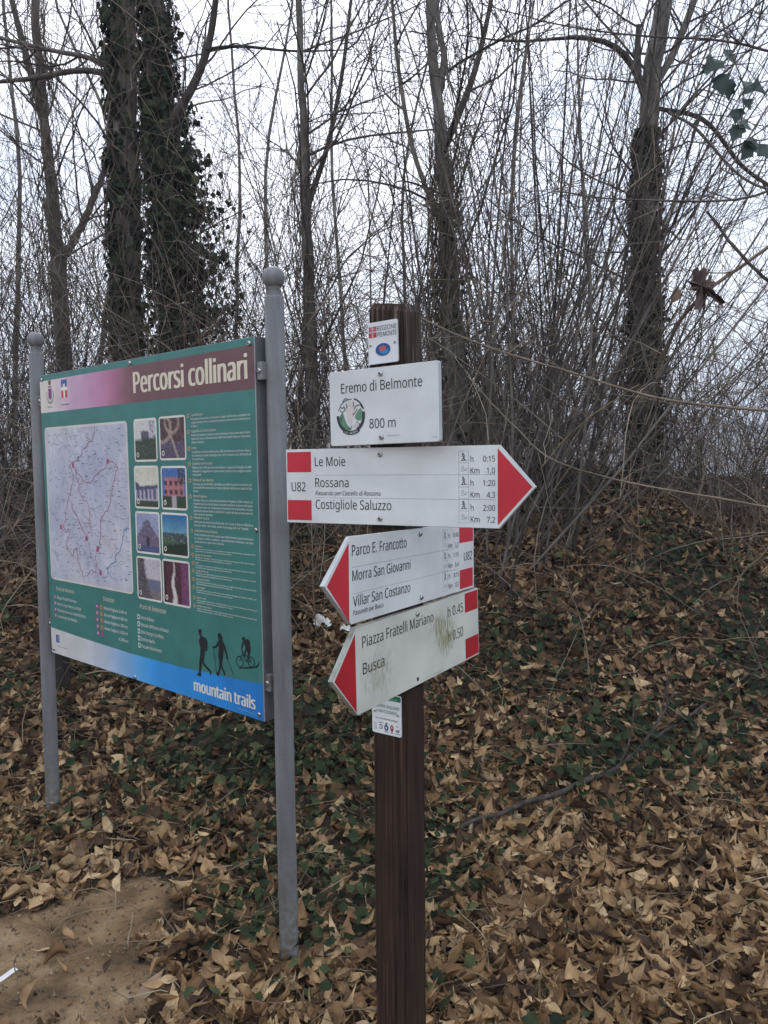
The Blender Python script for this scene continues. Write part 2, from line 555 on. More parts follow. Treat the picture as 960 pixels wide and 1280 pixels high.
# sun-bleached streaks near the top end
sx = n.new('ShaderNodeSeparateXYZ'); l.new(t.outputs['Object'], sx.inputs[0])
mr2 = n.new('ShaderNodeMapRange'); mr2.inputs['From Min'].default_value = 1.45; mr2.inputs['From Max'].default_value = 1.85
mr2.inputs['To Min'].default_value = 0.0; mr2.inputs['To Max'].default_value = 0.55
l.new(sx.outputs['Z'], mr2.inputs['Value'])
z3 = n.new('ShaderNodeTexNoise'); z3.inputs['Scale'].default_value = 120; z3.inputs['Detail'].default_value = 6
mp3 = n.new('ShaderNodeMapping'); mp3.inputs['Scale'].default_value = (1, 1, 0.05); mp3.inputs['Location'].default_value = (3, 1, 0)
l.new(t.outputs['Object'], mp3.inputs[0]); l.new(mp3.outputs[0], z3.inputs['Vector'])
mm = n.new('ShaderNodeMath'); mm.operation = 'MULTIPLY'; mm.use_clamp = True
mr3 = n.new('ShaderNodeMapRange'); mr3.inputs['From Min'].default_value = 0.5; mr3.inputs['From Max'].default_value = 0.72
l.new(z3.outputs[0], mr3.inputs['Value']); l.new(mr3.outputs[0], mm.inputs[0]); l.new(mr2.outputs[0], mm.inputs[1])
mx2 = n.new('ShaderNodeMix'); mx2.data_type = 'RGBA'; mx2.inputs[7].default_value = (0.26, 0.21, 0.18, 1)
l.new(mm.outputs[0], mx2.inputs[0]); l.new(mx.outputs[2], mx2.inputs[6])
l.new(mx2.outputs[2], b.inputs['Base Color'])
bp = n.new('ShaderNodeBump'); bp.inputs['Strength'].default_value = 0.35; bp.inputs['Distance'].default_value = 0.001
l.new(z1.outputs[0], bp.inputs['Height']); l.new(bp.outputs[0], b.inputs['Normal'])
b.inputs['Roughness'].default_value = 0.75
b.inputs['Specular IOR Level'].default_value = 0.15
M['wood'] = m

# ================================================================== SETTING
xs = np.unique(np.concatenate([np.linspace(-1400, -60, 14), np.linspace(-60, -9, 26), np.arange(-9, 9.01, 0.09), np.linspace(9, 60, 26), np.linspace(60, 1400, 14)]))
ys = np.unique(np.concatenate([np.linspace(-1400, -20, 8), np.linspace(-20, 0.6, 20), np.arange(0.6, 13.01, 0.08), np.linspace(13, 80, 40), np.linspace(80, 1400, 12)]))
X, Yg = np.meshgrid(xs, ys)
V = np.stack([X, Yg, gz(X, Yg)], -1).reshape(-1, 3)
nx, ny = len(xs), len(ys)
ii, jj = np.meshgrid(np.arange(nx - 1), np.arange(ny - 1))
q = (jj * nx + ii).ravel()
Q = np.stack([q, q + 1, q + nx + 1, q + nx], -1)
g = build_np('ground', V, Q, M['soil'])
tag(g, kind='structure')

# trodden path: rises out of the soil where it is worn, dips under it at its ragged rim
def path_edge(x, y):
    """>0 inside the path (metres from the rim, roughly)"""
    wob = 0.10 * np.sin(7 * x + 3 * y) + 0.06 * np.sin(13 * y - 5 * x + 1) + 0.03 * np.sin(23 * x + 17 * y)
    a = -0.74 - x - 0.12 * np.clip(y - 2.2, 0, 2)
    b_ = 2.76 + 0.06 * (x + 1) - y
    return np.minimum(a, b_) + wob
xs = np.concatenate([np.linspace(-30, -5, 20), np.arange(-5, 0.0, 0.05)])
ys = np.concatenate([np.linspace(-20, 0.5, 20), np.arange(0.55, 3.6, 0.05)])
X, Yg = np.meshgrid(xs, ys)
e = np.clip(path_edge(X, Yg) / 0.12, -1, 1)
V = np.stack([X, Yg, gz(X, Yg) + 0.004 + 0.012 * e + np.where(e < 0, 0.03 * e, 0)], -1).reshape(-1, 3)
nx, ny = len(xs), len(ys)
ii, jj = np.meshgrid(np.arange(nx - 1), np.arange(ny - 1))
q = (jj * nx + ii).ravel()
g = build_np('path', V, np.stack([q, q + 1, q + nx + 1, q + nx], -1), M['path'])
tag(g, kind='structure')

# wooded hillside across the valley
rng = np.random.default_rng(3)
xs = np.linspace(-900, 900, 240)
ys = np.linspace(150, 600, 40)
X, Yg = np.meshgrid(xs, ys)
ridge = 17 + 8 * np.sin(X / 190 + 0.7) + 5 * np.sin(X / 51 + 2) + 1.5 * np.sin(X / 13)
prof = np.clip((Yg - 150) / 130, 0, 1)
Z = -14 + (ridge + 14) * (prof ** 0.8) + rng.normal(size=X.shape) * 1.8 * prof - np.clip((Yg - 360) / 240, 0, 1) * (ridge * 0.6)
V = np.stack([X, Yg, Z], -1).reshape(-1, 3)
nx, ny = len(xs), len(ys)
ii, jj = np.meshgrid(np.arange(nx - 1), np.arange(ny - 1))
q = (jj * nx + ii).ravel()
M['hill'] = noise_mat('hill_woods', [(0.35, (0.045, 0.04, 0.034)), (0.55, (0.085, 0.072, 0.056)), (0.75, (0.12, 0.11, 0.085))], scale=0.06, detail=10, rough=1.0)
g = build_np('hills', V, np.stack([q, q + 1, q + nx + 1, q + nx], -1), M['hill'])
tag(g, kind='structure')

# damp winter air: one even volume round everything
v_ = [(x, y, z) for z in (-17, 75) for y in (-1450, 1450) for x in (-1450, 1450)]
f_ = [(0, 2, 3, 1), (4, 5, 7, 6), (0, 1, 5, 4), (2, 6, 7, 3), (0, 4, 6, 2), (1, 3, 7, 5)]
me = bpy.data.meshes.new('haze')
me.from_pydata(v_, [], f_)
hm = bpy.data.materials.new('haze')
hm.use_nodes = True
hm.node_tree.nodes.clear()
ho = hm.node_tree.nodes.new('ShaderNodeOutputMaterial')
hv_ = hm.node_tree.nodes.new('ShaderNodeVolumePrincipled')
hv_.inputs['Color'].default_value = (0.80, 0.86, 0.97, 1)
hv_.inputs['Density'].default_value = 0.0024
hm.node_tree.links.new(hv_.outputs[0], ho.inputs['Volume'])
tag(link('haze', me, None, [hm]), 'thin bluish winter haze', 'haze', kind='stuff')

# ================================================================== TREES
def trunk_line(px_pts, Y, n=26, foot=True, lean=0.0):
    """px_pts: (px, py, radius in px) from the foot upwards, at distance Y"""
    pts = [W(a, b_, Y) for a, b_, _ in px_pts]
    rad = [c / 960 * Y for _, _, c in px_pts]
    if foot:
        p = pts[0].copy()
        p[2] = gz(p[0], p[1]) - 0.12
        if p[2] < pts[0][2] - 0.15:
            pts.insert(0, p)
            rad.insert(0, rad[0] * 1.35)
    pts = np.array(pts)
    line = smooth_line(pts, n)
    cum = np.concatenate([[0], np.cumsum(np.linalg.norm(np.diff(pts, axis=0), axis=1))])
    cl = np.concatenate([[0], np.cumsum(np.linalg.norm(np.diff(line, axis=0), axis=1))])
    rr = np.interp(cl / cl[-1], cum / cum[-1], rad)
    return line, rr


def trunk_ivy(acc, line, rr, rng, N, t=(0, 1), thick=0.07, size=0.055, bulge=None, side=None):
    tt = rng.uniform(t[0], t[1], N) * (len(line) - 1)
    q_ = rng.uniform(0, 6.28, 3)
    if side is None:
        a = rng.uniform(0, 2 * math.pi, N)
    else:
        a = rng.normal(side[0], side[1], N)
    dens = 0.55 + 0.3 * np.sin(tt * 1.7 + 2 * a + q_[0]) + 0.3 * np.sin(tt * 3.1 - a + q_[1]) + 0.2 * np.sin(tt * 5.3 + 3 * a + q_[2])
    ok_ = rng.uniform(size=N) < dens
    tt, a = tt[ok_], a[ok_]
    N = len(tt)
    k = np.minimum(tt.astype(int), len(line) - 2)
    f = (tt - k)[:, None]
    c = line[k] * (1 - f) + line[k + 1] * f
    r = np.interp(tt, np.arange(len(line)), rr)
    th = np.abs(rng.normal(0, thick, N))
    if bulge is not None:
        th = th * np.interp(tt / (len(line) - 1), *bulge)
    d = np.stack([np.cos(a), np.sin(a), np.zeros(N)], -1)
    p = c + d * (r + 0.008 + th)[:, None]
    nrm = d + rng.normal(0, 0.5, (N, 3)) + np.array([0, 0, 0.25])
    head = np.array([0, 0, -1.0]) + rng.normal(0, 0.5, (N, 3))
    s = size * rng.uniform(0.45, 1.5, N)
    leaves(acc, p, nrm, head, s, s * 0.95, IVY, rng, fold=0.2, curl=0.25, twist=0.2)


def trunk_vines(acc, line, rr, rng, N, t=(0, 1), spread=1.6, r=(0.003, 0.008)):
    K = 16
    P = np.empty((N, K, 3))
    for i in range(N):
        t0 = rng.uniform(t[0], t[1] - 0.1)
        t1 = min(t[1], t0 + rng.uniform(0.15, 0.5))
        tt = np.linspace(t0, t1, K) * (len(line) - 1)
        c = np.stack([np.interp(tt, np.arange(len(line)), line[:, j]) for j in range(3)], -1)
        q = np.interp(tt, np.arange(len(line)), rr)
        a = rng.uniform(0, 6.28) + np.cumsum(rng.normal(0.1, 0.35, K))
        of = q * rng.uniform(1.03, spread) + 0.03 * np.abs(np.cumsum(rng.normal(0, 0.35, K)))
        P[i] = c + np.stack([np.cos(a) * of, np.sin(a) * of, rng.normal(0, 0.02, K)], -1)
    Rr = rng.uniform(r[0], r[1], N)[:, None] * np.linspace(1, 0.6, K)[None, :]
    tubes(acc, P, Rr, 4, rng)


def tree(label, lines, limbs=(), n1=20, n2=110, n3=520, L1=(0.9, 2.2), seed=1, group=None, bark='bark', ivy=(), vines=(), name='bare_tree', cat='tree', t1=(0.3, 1.0), up=0.06, rmin=0.0022, r1=0.011, L2=(0.4, 1.1), L3=(0.15, 0.55)):
    rng = np.random.default_rng(seed)
    base = lines[0][0][0].copy()
    root = empty(name, base)
    tag(root, label, cat, group)
    a = Acc()
    for line, rr in lines:
        ln = line + rng.normal(0, 0.006, line.shape)
        tubes(a, ln[None], rr[None], 14, rng, rough=0.05)
    a.build('trunk', M[bark], root, base)
    a = Acc()
    P1, R1 = [], []
    for line, rr in limbs:
        tubes(a, line[None], rr[None], 8, rng, rough=0.04)
        P1.append(line[None]); R1.append(rr[None])
    src = np.stack([np.stack([np.interp(np.linspace(0, 1, 26), np.linspace(0, 1, len(ln)), ln[:, j]) for j in range(3)], -1) for ln, _ in lines])
    srr = np.stack([np.interp(np.linspace(0, 1, 26), np.linspace(0, 1, len(ln)), rr) for ln, rr in lines])
    C1, CR1 = children(src, srr, n1, rng, t=t1, L=L1, ang=(35, 80), K=10, wig=0.10, up=up, r=0.35, rmax=r1, rmin=rmin * 1.6, tip=0.35)
    tubes(a, C1, CR1, 5, rng)
    pool, pr = [C1], [CR1]
    if P1:
        Lp = np.concatenate([np.stack([np.stack([np.interp(np.linspace(0, 1, 10), np.linspace(0, 1, p.shape[1]), p[0, :, j]) for j in range(3)], -1)]) for p in P1])
        Lr = np.concatenate([np.interp(np.linspace(0, 1, 10), np.linspace(0, 1, r.shape[1]), r[0])[None] for r in R1])
        pool.append(Lp); pr.append(Lr)
    PP, PR = np.concatenate(pool), np.concatenate(pr)
    C2, CR2 = children(PP, PR, n2, rng, t=(0.15, 1), L=L2, ang=(30, 70), K=7, wig=0.14, up=up * 0.7, r=0.55, rmax=0.009, rmin=rmin * 1.2)
    tubes(a, C2, CR2, 4, rng)
    C3, CR3 = children(C2, CR2, n3, rng, t=(0.1, 1), L=L3, ang=(25, 65), K=5, wig=0.18, up=0.03, r=0.6, rmax=0.005, rmin=rmin)
    tubes(a, C3, CR3, 3, rng)
    a.build('crown', M['twig'], root, base)
    if ivy:
        a = Acc()
        for (i, kw) in ivy:
            trunk_ivy(a, lines[i][0], lines[i][1], rng, **kw)
        a.build('ivy', M['ivy'], root, base)
    if vines:
        a = Acc()
        for (i, kw) in vines:
            trunk_vines(a, lines[i][0], lines[i][1], rng, **kw)
        a.build('vine', M['vine'], root, base)
    return root


def limb(px_pts, Y, dY=0.0, n=14):
    """side limb given in the photo's pixels; its far end lies dY nearer or farther"""
    k = len(px_pts)
    pts = np.array([W(a, b_, Y + dY * i / (k - 1)) for i, (a, b_, _) in enumerate(px_pts)])
    rad = np.array([c / 960 * Y for _, _, c in px_pts])
    return smooth_line(pts, n), np.interp(np.linspace(0, 1, n), np.linspace(0, 1, k), rad)


# ivy-clad twin trunk behind the notice board
YA = 6.5
tree('ivy-clad tree with two close trunks rising behind the green notice board',
     [trunk_line([(165, 470, 17), (160, 300, 15), (157, 150, 14.5), (152, 0, 14), (146, -250, 12)], YA),
      trunk_line([(216, 470, 15), (206, 300, 13), (198, 150, 13), (192, 0, 13), (190, -250, 11)], YA + 0.15)],
     [limb([(203, 170, 6), (240, 110, 5), (262, 50, 4), (273, -30, 3.5)], YA, -0.3),
      limb([(150, 88, 4), (110, 72, 3), (60, 62, 2.5), (-10, 45, 2)], YA, -0.4),
      limb([(152, 95, 4), (100, 88, 3.5), (40, 98, 3), (-20, 104, 2)], YA, 0.3),
      limb([(256, 62, 2.4), (300, 58, 2), (370, 64, 1.4), (440, 62, 0.6)], YA - .2, 0.2)],
     n1=18, n2=110, n3=520, seed=11, bark='bark_brown',
     ivy=[(0, dict(N=6500, t=(0.0, 1), thick=0.035, size=0.055, side=(3.4, 0.95))),
          (1, dict(N=10000, t=(0.0, 1), thick=0.05, size=0.055)),
          (1, dict(N=12000, t=(0.03, 0.62), thick=0.22, size=0.055, side=(-0.25, 0.75), bulge=([0, .1, .35, .5, .62], [0.9, 1.1, 1.15, 0.7, 0.4])))],
     vines=[(0, dict(N=40, t=(0.05, 0.9), spread=1.8)), (1, dict(N=70, t=(0.05, 0.8), spread=3.6, r=(0.0025, 0.005)))])
# slim forked tree, left
YB = 7.6
tree('slim forked bare tree seen left of the ivy-clad tree, above the board',
     [trunk_line([(80, 470, 10), (72, 320, 9), (58, 180, 6), (47, 60, 5), (40, -120, 4)], YB),
      trunk_line([(73, 330, 5), (96, 295, 4.5), (116, 250, 4), (136, 190, 3), (148, 60, 2)], YB, foot=False)],
     [limb([(52, 140, 5), (30, 60, 4), (10, -20, 3)], YB, 0.2)],
     n1=24, n2=140, n3=650, seed=12, bark='bark_brown', vines=[(0, dict(N=50, t=(0.1, 0.9), spread=2.2))])
# vine-wrapped trunk, right of the board
YC = 6.0
tree('thin trunk wrapped in vines, between the right-hand pole and the wooden signpost',
     [trunk_line([(392, 560, 9), (388, 440, 8), (385, 330, 7), (380, 200, 5), (376, 80, 4), (370, -130, 3)], YC)],
     [limb([(384, 260, 4), (410, 180, 3), (428, 90, 2.5), (440, -10, 2)], YC, 0.3)],
     n1=14, n2=90, n3=420, seed=13, vines=[(0, dict(N=70, t=(0.0, 0.75), spread=2.8, r=(0.0025, 0.005)))])
# tree straight behind the signpost
YD = 5.6
tree('tree with vines around its foot, rising just behind the top of the wooden signpost',
     [trunk_line([(578, 620, 18), (568, 470, 14), (561, 330, 10.5), (553, 200, 8), (546, 110, 6.5), (537, 0, 5), (533, -150, 4)], YD),
      trunk_line([(547, 120, 5), (556, 70, 4), (545, 0, 3.5), (550, -120, 3)], YD, foot=False, n=12)],
     [limb([(553, 190, 5), (590, 100, 4), (610, 20, 3), (625, -60, 2)], YD, 0.4),
      limb([(560, 300, 4), (520, 200, 3), (500, 100, 2.5), (490, 0, 2)], YD, 0.3)],
     n1=14, n2=90, n3=420, seed=14,
     ivy=[(0, dict(N=420, t=(0.02, 0.55), thick=0.03, size=0.045))],
     vines=[(0, dict(N=90, t=(0.0, 0.6), spread=2.3, r=(0.0025, 0.0055)))])
# ivy-wrapped tree, right
YE = 6.5
tree('ivy-wrapped trunk forking high up, standing beyond the red arrow tip',
     [trunk_line([(802, 610, 15), (806, 480, 13), (806, 350, 13), (808, 200, 11.5), (813, 110, 11), (829, 0, 10), (840, -160, 8)], YE)],
     [limb([(810, 135, 5), (796, 92, 4.6), (768, 58, 3.6), (722, 47, 2.3), (645, 52, 1.4), (575, 44, 0.6)], YE, -0.2),
      limb([(815, 110, 5), (840, 70, 4.5), (868, 0, 4), (895, -90, 3)], YE, 0.2),
      limb([(797, 95, 5), (797, 60, 4), (798, 30, 2.6)], YE, -0.15, n=8),
      limb([(818, 135, 2.6), (880, 150, 2.6), (925, 205, 2.2), (965, 235, 2)], YE, -0.6)],
     n1=20, n2=120, n3=600, seed=15, up=0.03,
     ivy=[(0, dict(N=10500, t=(0.0, 0.62), thick=0.032, size=0.045, bulge=([0, .2, .33, .42, .6], [0.7, 0.8, 1.6, 1.0, 0.6])))],
     vines=[(0, dict(N=60, t=(0.0, 0.7), spread=1.9, r=(0.0025, 0.005)))])

# slender trees further into the wood
far = [(18, 9.5, 3.4), (112, 11, 3), (290, 9.5, 2.6), (338, 12, 2.8), (440, 10.5, 2.6), (508, 9, 2.2), (640, 12, 2.6), (752, 10.5, 2.2), (-40, 8, 3.5), (1000, 8, 3)]
rng = np.random.default_rng(77)
for i, (px, Y, r) in enumerate(far):
    l0 = rng.normal(0, 14)
    l1 = rng.normal(0, 26)
    ln = trunk_line([(px, 560, r), (px + l0 * 0.5, 400, r * 0.9), (px + l0, 200, r * 0.7), (px + l1, 0, r * 0.5), (px + l1 * 1.4, -200, r * 0.35)], Y, n=20)
    tree('slender leafless tree in the wood behind the bank', [ln], n1=12, n2=60, n3=240, L1=(0.7, 2.0), seed=100 + i,
         group='slender trees in the wood behind', t1=(0.12, 1), rmin=0.0026)

# ---- coppice: fans of straight bare shoots from one foot
def clear(P):
    """shoots that stay behind the notice board and off the signs"""
    x, y, z = P[..., 0], P[..., 1], P[..., 2]
    bad = ((y < 3.75) & (x < 0.3)) | ((y < 2.6) & (z > 0.25))
    return ~bad.any(axis=1)


def coppice(label, px, Y, N, tilt, seed, L=(2.2, 4.6), r=(0.004, 0.0095), spread=0.25, n2=190, n3=420, upb=0.015, mat='twig', depth=0.5, wig=0.06):
    rng = np.random.default_rng(seed)
    c = W(px, 600, Y)
    base = np.array([c[0], Y, gz(c[0], Y)])
    st = base + np.stack([rng.normal(0, spread, N), rng.normal(0, spread, N), np.zeros(N)], -1)
    st[:, 2] = gz(st[:, 0], st[:, 1]) - 0.05
    a = np.radians(rng.uniform(tilt[0], tilt[1], N))
    d = np.stack([np.sin(a), rng.normal(0, 0.22 * depth * 2, N), np.cos(a)], -1)
    P = walk(st, d, rng.uniform(L[0], L[1], N), 11, rng, wig, upb)
    Rr = rng.uniform(r[0], r[1], N)[:, None] * np.linspace(1, 0.25, 11)[None, :]
    k_ = clear(P)
    P, Rr = P[k_], Rr[k_]
    acc = Acc()
    tubes(acc, P, Rr, 6, rng)
    C2, R2 = children(P, Rr, n2, rng, t=(0.1, 1), L=(0.35, 1.3), ang=(18, 48), K=7, wig=0.07, up=0.02, r=0.6, rmax=0.006, rmin=0.0028)
    k_ = clear(C2)
    C2, R2 = C2[k_], R2[k_]
    tubes(acc, C2, R2, 4, rng)
    C3, R3 = children(C2, R2, n3, rng, t=(0.1, 1), L=(0.12, 0.5), ang=(20, 60), K=5, wig=0.14, up=0.0, r=0.7, rmax=0.004, rmin=0.0024)
    k_ = clear(C3)
    C3, R3 = C3[k_], R3[k_]
    tubes(acc, C3, R3, 3, rng)
    o = acc.build('coppice_shrub', M[mat], None, base)
    o.location = base
    tag(o, label, 'shrub', 'bare shrubs on the bank')
    return o

coppice('dense fan of bare shoots leaning right, directly behind the red arrow tip', 640, 5.3, 66, (-16, 42), 21, L=(2.8, 5.4), r=(0.005, 0.012), wig=0.035, n2=230)
coppice('upright bare shoots filling the gap left of the ivy-wrapped trunk on the right', 715, 6.6, 36, (-26, 34), 22, L=(2.6, 5.0), r=(0.005, 0.011), wig=0.04)
coppice('bare shoots rising left of the wooden post, behind the white signs', 450, 6.2, 34, (-24, 30), 23, L=(2.4, 4.8), r=(0.005, 0.011), wig=0.045)
coppice('bare shoots behind the brown title end of the notice board', 305, 6.0, 26, (-34, 28), 24, L=(2.2, 4.2))
coppice('low bushy bare shrub at the far left behind the left pole', 5, 5.8, 60, (-50, 40), 25, L=(1.2, 3.0), n2=600, n3=1800)
coppice('tangled bare shrub behind the top edge of the notice board', 190, 7.4, 24, (-40, 40), 26, L=(1.6, 3.4))
coppice('spreading bare shrub right of the ivy-wrapped trunk', 880, 7.6, 16, (-45, 45), 27, L=(0.8, 2.2), n2=150, n3=400)
coppice('twiggy bare shrub between the signpost and the vine-footed tree', 535, 7.0, 24, (-30, 34), 28, L=(2.0, 4.2))
coppice('low brushy shrub on the crest under the long grey cane', 640, 8.0, 40, (-60, 40), 29, L=(0.7, 1.9), n2=600, n3=1800)
coppice('low brushy shrub on the crest at the right-hand end of the bank', 960, 6.6, 14, (-60, 50), 30, L=(0.4, 1.2), n2=120, n3=300)

# ---- brambles: long thin arching canes
def bramble(label, px, Y, N, seed, L=(1.4, 3.2), sx=0.8, sy=0.5, up=(0.5, 1.6), grav=-0.13, mat='cane', twigs=260, r=(0.0024, 0.0045), z0=0.0):
    rng = np.random.default_rng(seed)
    c = W(px, 600, Y)
    st = np.stack([c[0] + rng.normal(0, sx, N), Y + rng.normal(0, sy, N), np.zeros(N)], -1)
    st[:, 2] = gz(st[:, 0], st[:, 1]) - 0.03 + z0 * rng.uniform(0, 1, N)
    h = rng.uniform(0, 6.283, N)
    d = np.stack([np.cos(h), 0.7 * np.sin(h), rng.uniform(up[0], up[1], N)], -1)
    P = walk(st, d, rng.uniform(L[0], L[1], N), 16, rng, 0.09, grav)
    g_ = gz(P[..., 0], P[..., 1]) + 0.02
    P[..., 2] = np.maximum(P[..., 2], g_)
    Rr = rng.uniform(r[0], r[1], N)[:, None] * np.linspace(1, 0.55, 16)[None, :]
    k_ = clear(P)
    P, Rr = P[k_], Rr[k_]
    acc = Acc()
    tubes(acc, P, Rr, 4, rng)
    if twigs:
        C2, R2 = children(P, Rr, twigs, rng, t=(0.2, 1), L=(0.15, 0.7), ang=(30, 80), K=6, wig=0.2, up=-0.04, r=0.75, rmax=0.004, rmin=0.0022)
        k_ = clear(C2)
        C2, R2 = C2[k_], R2[k_]
        tubes(acc, C2, R2, 3, rng)
    base = np.array([c[0], Y, gz(c[0], Y)])
    o = acc.build('bramble', M[mat], None, base)
    o.location = base
    tag(o, label, 'bramble', 'bramble tangles on the bank')


bramble('bramble tangle at the far left edge behind the left pole', -10, 5.2, 150, 41, sx=0.6, twigs=900, L=(1.2, 2.8))
bramble('bramble tangle climbing the ivy-clad tree above the notice board', 215, 6.2, 120, 42, L=(2.0, 4.6), up=(1.5, 3.5), grav=-0.10, twigs=600)
bramble('bramble tangle between the right-hand pole and the white signs', 395, 5.6, 90, 43, L=(1.8, 4.4), up=(1.0, 3.2), grav=-0.11, twigs=500, sx=0.5)
bramble('bramble tangle under the red arrow tip, right of the wooden post', 620, 5.0, 40, 44, L=(1.0, 2.6), up=(0.4, 1.5), twigs=200, sx=0.55)
bramble('bramble tangle around the foot of the ivy-wrapped trunk on the right', 815, 6.9, 60, 45, L=(1.2, 3.2), up=(0.5, 2.0), twigs=340, sx=0.7)
bramble('bramble tangle at the right edge in front of the hazy hillside', 940, 5.6, 46, 46, L=(1.4, 3.8), up=(0.7, 2.6), twigs=260, sx=0.6)
bramble('tall arching bramble tangle between the signpost and the ivy-wrapped trunk on the right', 690, 6.0, 90, 51, L=(2.2, 5.0), up=(1.4, 4.0), grav=-0.11, twigs=500, sx=0.7)
bramble('tall arching bramble tangle in front of the open sky right of the ivy-wrapped trunk', 885, 6.2, 60, 52, L=(2.4, 5.4), up=(1.8, 4.5), grav=-0.11, twigs=340, sx=0.7)
bramble('tall arching bramble tangle over the middle of the notice board, left of the taller pole', 300, 6.4, 60, 53, L=(2.4, 5.2), up=(1.8, 4.5), grav=-0.11, twigs=340, sx=0.5)
bramble('dark arching tangle high in front of the thin vine-wrapped trunk', 400, 6.3, 30, 54, L=(2.6, 5.6), up=(2.2, 5.0), grav=-0.12, twigs=150, sx=0.9, mat='twig')
bramble('dark arching tangle high between the vine-footed tree and the ivy-wrapped trunk', 660, 6.8, 40, 55, L=(2.6, 5.8), up=(2.2, 5.0), grav=-0.12, twigs=200, sx=1.0, mat='twig')
bramble('dark arching tangle high at the left, in front of the slim forked tree', 70, 6.6, 36, 56, L=(2.6, 5.6), up=(2.2, 5.0), grav=-0.12, twigs=180, sx=0.8, mat='twig')
bramble('dark arching tangle high at the right edge behind the dried leaf', 930, 7.0, 34, 57, L=(2.6, 5.8), up=(2.2, 5.0), grav=-0.12, twigs=170, sx=0.9, mat='twig')
bramble('bramble tangle hanging high at the upper left edge', 30, 7.0, 100, 47, L=(2.2, 5.0), up=(1.6, 4.0), grav=-0.09, twigs=600)
bramble('low bramble tangle behind the lower part of the notice board', 170, 5.6, 110, 48, L=(1.0, 2.4), up=(0.3, 1.3), twigs=500, sx=0.8)
bramble('low bramble tangle on the crest between the two ivy trees', 500, 7.2, 150, 49, L=(1.0, 2.8), up=(0.3, 1.7), twigs=850, sx=1.2, sy=0.6)
rng = np.random.default_rng(50)
for i in range(13):
    x_ = rng.uniform(0.55, 2.2)
    y_ = rng.uniform(3.4, 5.2)
    st = np.array([[x_, y_, gz(x_, y_) - 0.02]])
    h = rng.uniform(0, 6.283)
    P_ = walk(st, np.array([[math.cos(h), 0.6 * math.sin(h), rng.uniform(.2, .9)]]), np.array([rng.uniform(.7, 1.7)]), 16, rng, 0.09, -0.13)
    P_[..., 2] = np.maximum(P_[..., 2], gz(P_[..., 0], P_[..., 1]) + 0.03)
    R1_ = rng.uniform(.0022, .0036) * np.linspace(1, .5, 16)[None]
    acc = Acc()
    tubes(acc, P_, R1_, 5, rng)
    C2, R2 = children(P_, R1_, 5, rng, t=(0.2, 1), L=(0.12, 0.45), ang=(30, 70), K=6, wig=0.18, up=-0.03, r=0.75, rmax=0.003, rmin=0.0014)
    tubes(acc, C2, R2, 4, rng)
    o = acc.build('bramble_cane', M['cane'], None, P_[0, 0])
    o.location = P_[0, 0]
    tag(o, 'single thin bramble cane sprawling over the leafy bank right of the signpost', 'bramble', 'single canes on the leafy bank')

# ---- single branches one can follow by eye
def branch(name, label, cat, px_pts, mat='cane', twigs=6, seed=1, sides=7, group=None, TL=(0.15, 0.6)):
    rng = np.random.default_rng(seed)
    pts = np.array([W(a, b_, Y) for a, b_, Y, _ in px_pts])
    rad = [r for *_, r in px_pts]
    n_ = 22
    ln = smooth_line(pts, n_)
    ln = ln + np.cumsum(rng.normal(0, 0.0016, ln.shape), axis=0)
    rr = np.interp(np.linspace(0, 1, n_), np.linspace(0, 1, len(rad)), rad)
    acc = Acc()
    tubes(acc, ln[None], rr[None], sides, rng, rough=0.04)
    if twigs:
        C, CR = children(ln[None], rr[None], twigs, rng, t=(0.08, 0.98), L=TL, ang=(30, 70), K=7, wig=0.12, up=0.0, r=0.55, rmax=0.005, rmin=0.0014)
        tubes(acc, C, CR, 4, rng)
        C2, CR2 = children(C, CR, twigs * 2, rng, t=(0.2, 1), L=(0.06, 0.25), ang=(30, 60), K=5, wig=0.12, up=0.0, r=0.7, rmax=0.003, rmin=0.0011)
        tubes(acc, C2, CR2, 3, rng)
    base = ln[0].copy()
    o = acc.build(name, M[mat], None, base)
    o.location = base
    tag(o, label, cat, group)
    return o

branch('long_cane', 'long thin cane sloping down to the right above the hazy gap', 'cane', [(520, 395, 4.4, .005), (600, 432, 4.2, .0055), (700, 462, 4.0, .006), (830, 500, 3.8, .0065), (985, 517, 3.6, .007)], twigs=7, seed=61)
branch('long_cane', 'long grey cane sloping from the red arrow tip to the right edge', 'cane', [(585, 470, 3.9, .003), (640, 530, 3.8, .0035), (690, 575, 3.7, .004), (780, 603, 3.6, .0045), (985, 640, 3.4, .0055)], twigs=8, seed=62)
branch('bare_branch', 'dark thorny branch entering from the right edge below the green leaves', 'branch', [(985, 372, 2.9, .007), (940, 335, 2.95, .0065), (905, 297, 3.0, .006), (880, 268, 3.05, .004)], mat='twig', twigs=4, seed=63, TL=(.04, .1))
branch('bare_branch', 'nearly level dark branch reaching left to the ivy-wrapped trunk', 'branch', [(985, 228, 3.6, .0065), (930, 247, 3.7, .006), (850, 251, 3.8, .005), (760, 250, 3.9, .004), (690, 240, 4.0, .003)], mat='twig', twigs=7, seed=64)
branch('bare_branch', 'thin dark branch crossing the top right corner', 'branch', [(985, 70, 4.2, .007), (900, 50, 4.3, .0065), (800, 44, 4.4, .005), (700, 30, 4.5, .004), (600, 5, 4.6, .003)], mat='twig', twigs=9, seed=65)
branch('bare_branch', 'steep brown branch behind the dried leaf at the right', 'branch', [(985, 290, 4.6, .010), (930, 330, 4.7, .011), (880, 365, 4.8, .012), (850, 400, 5.0, .013), (825, 450, 5.2, .013)], mat='cane', twigs=6, seed=66)
branch('bare_branch', 'drooping branch curving down the right side towards the dried leaf', 'branch', [(835, 140, 5.4, .010), (870, 160, 5.3, .010), (905, 200, 5.2, .009), (935, 225, 5.0, .008), (985, 245, 4.8, .007)], mat='twig', twigs=7, seed=67)
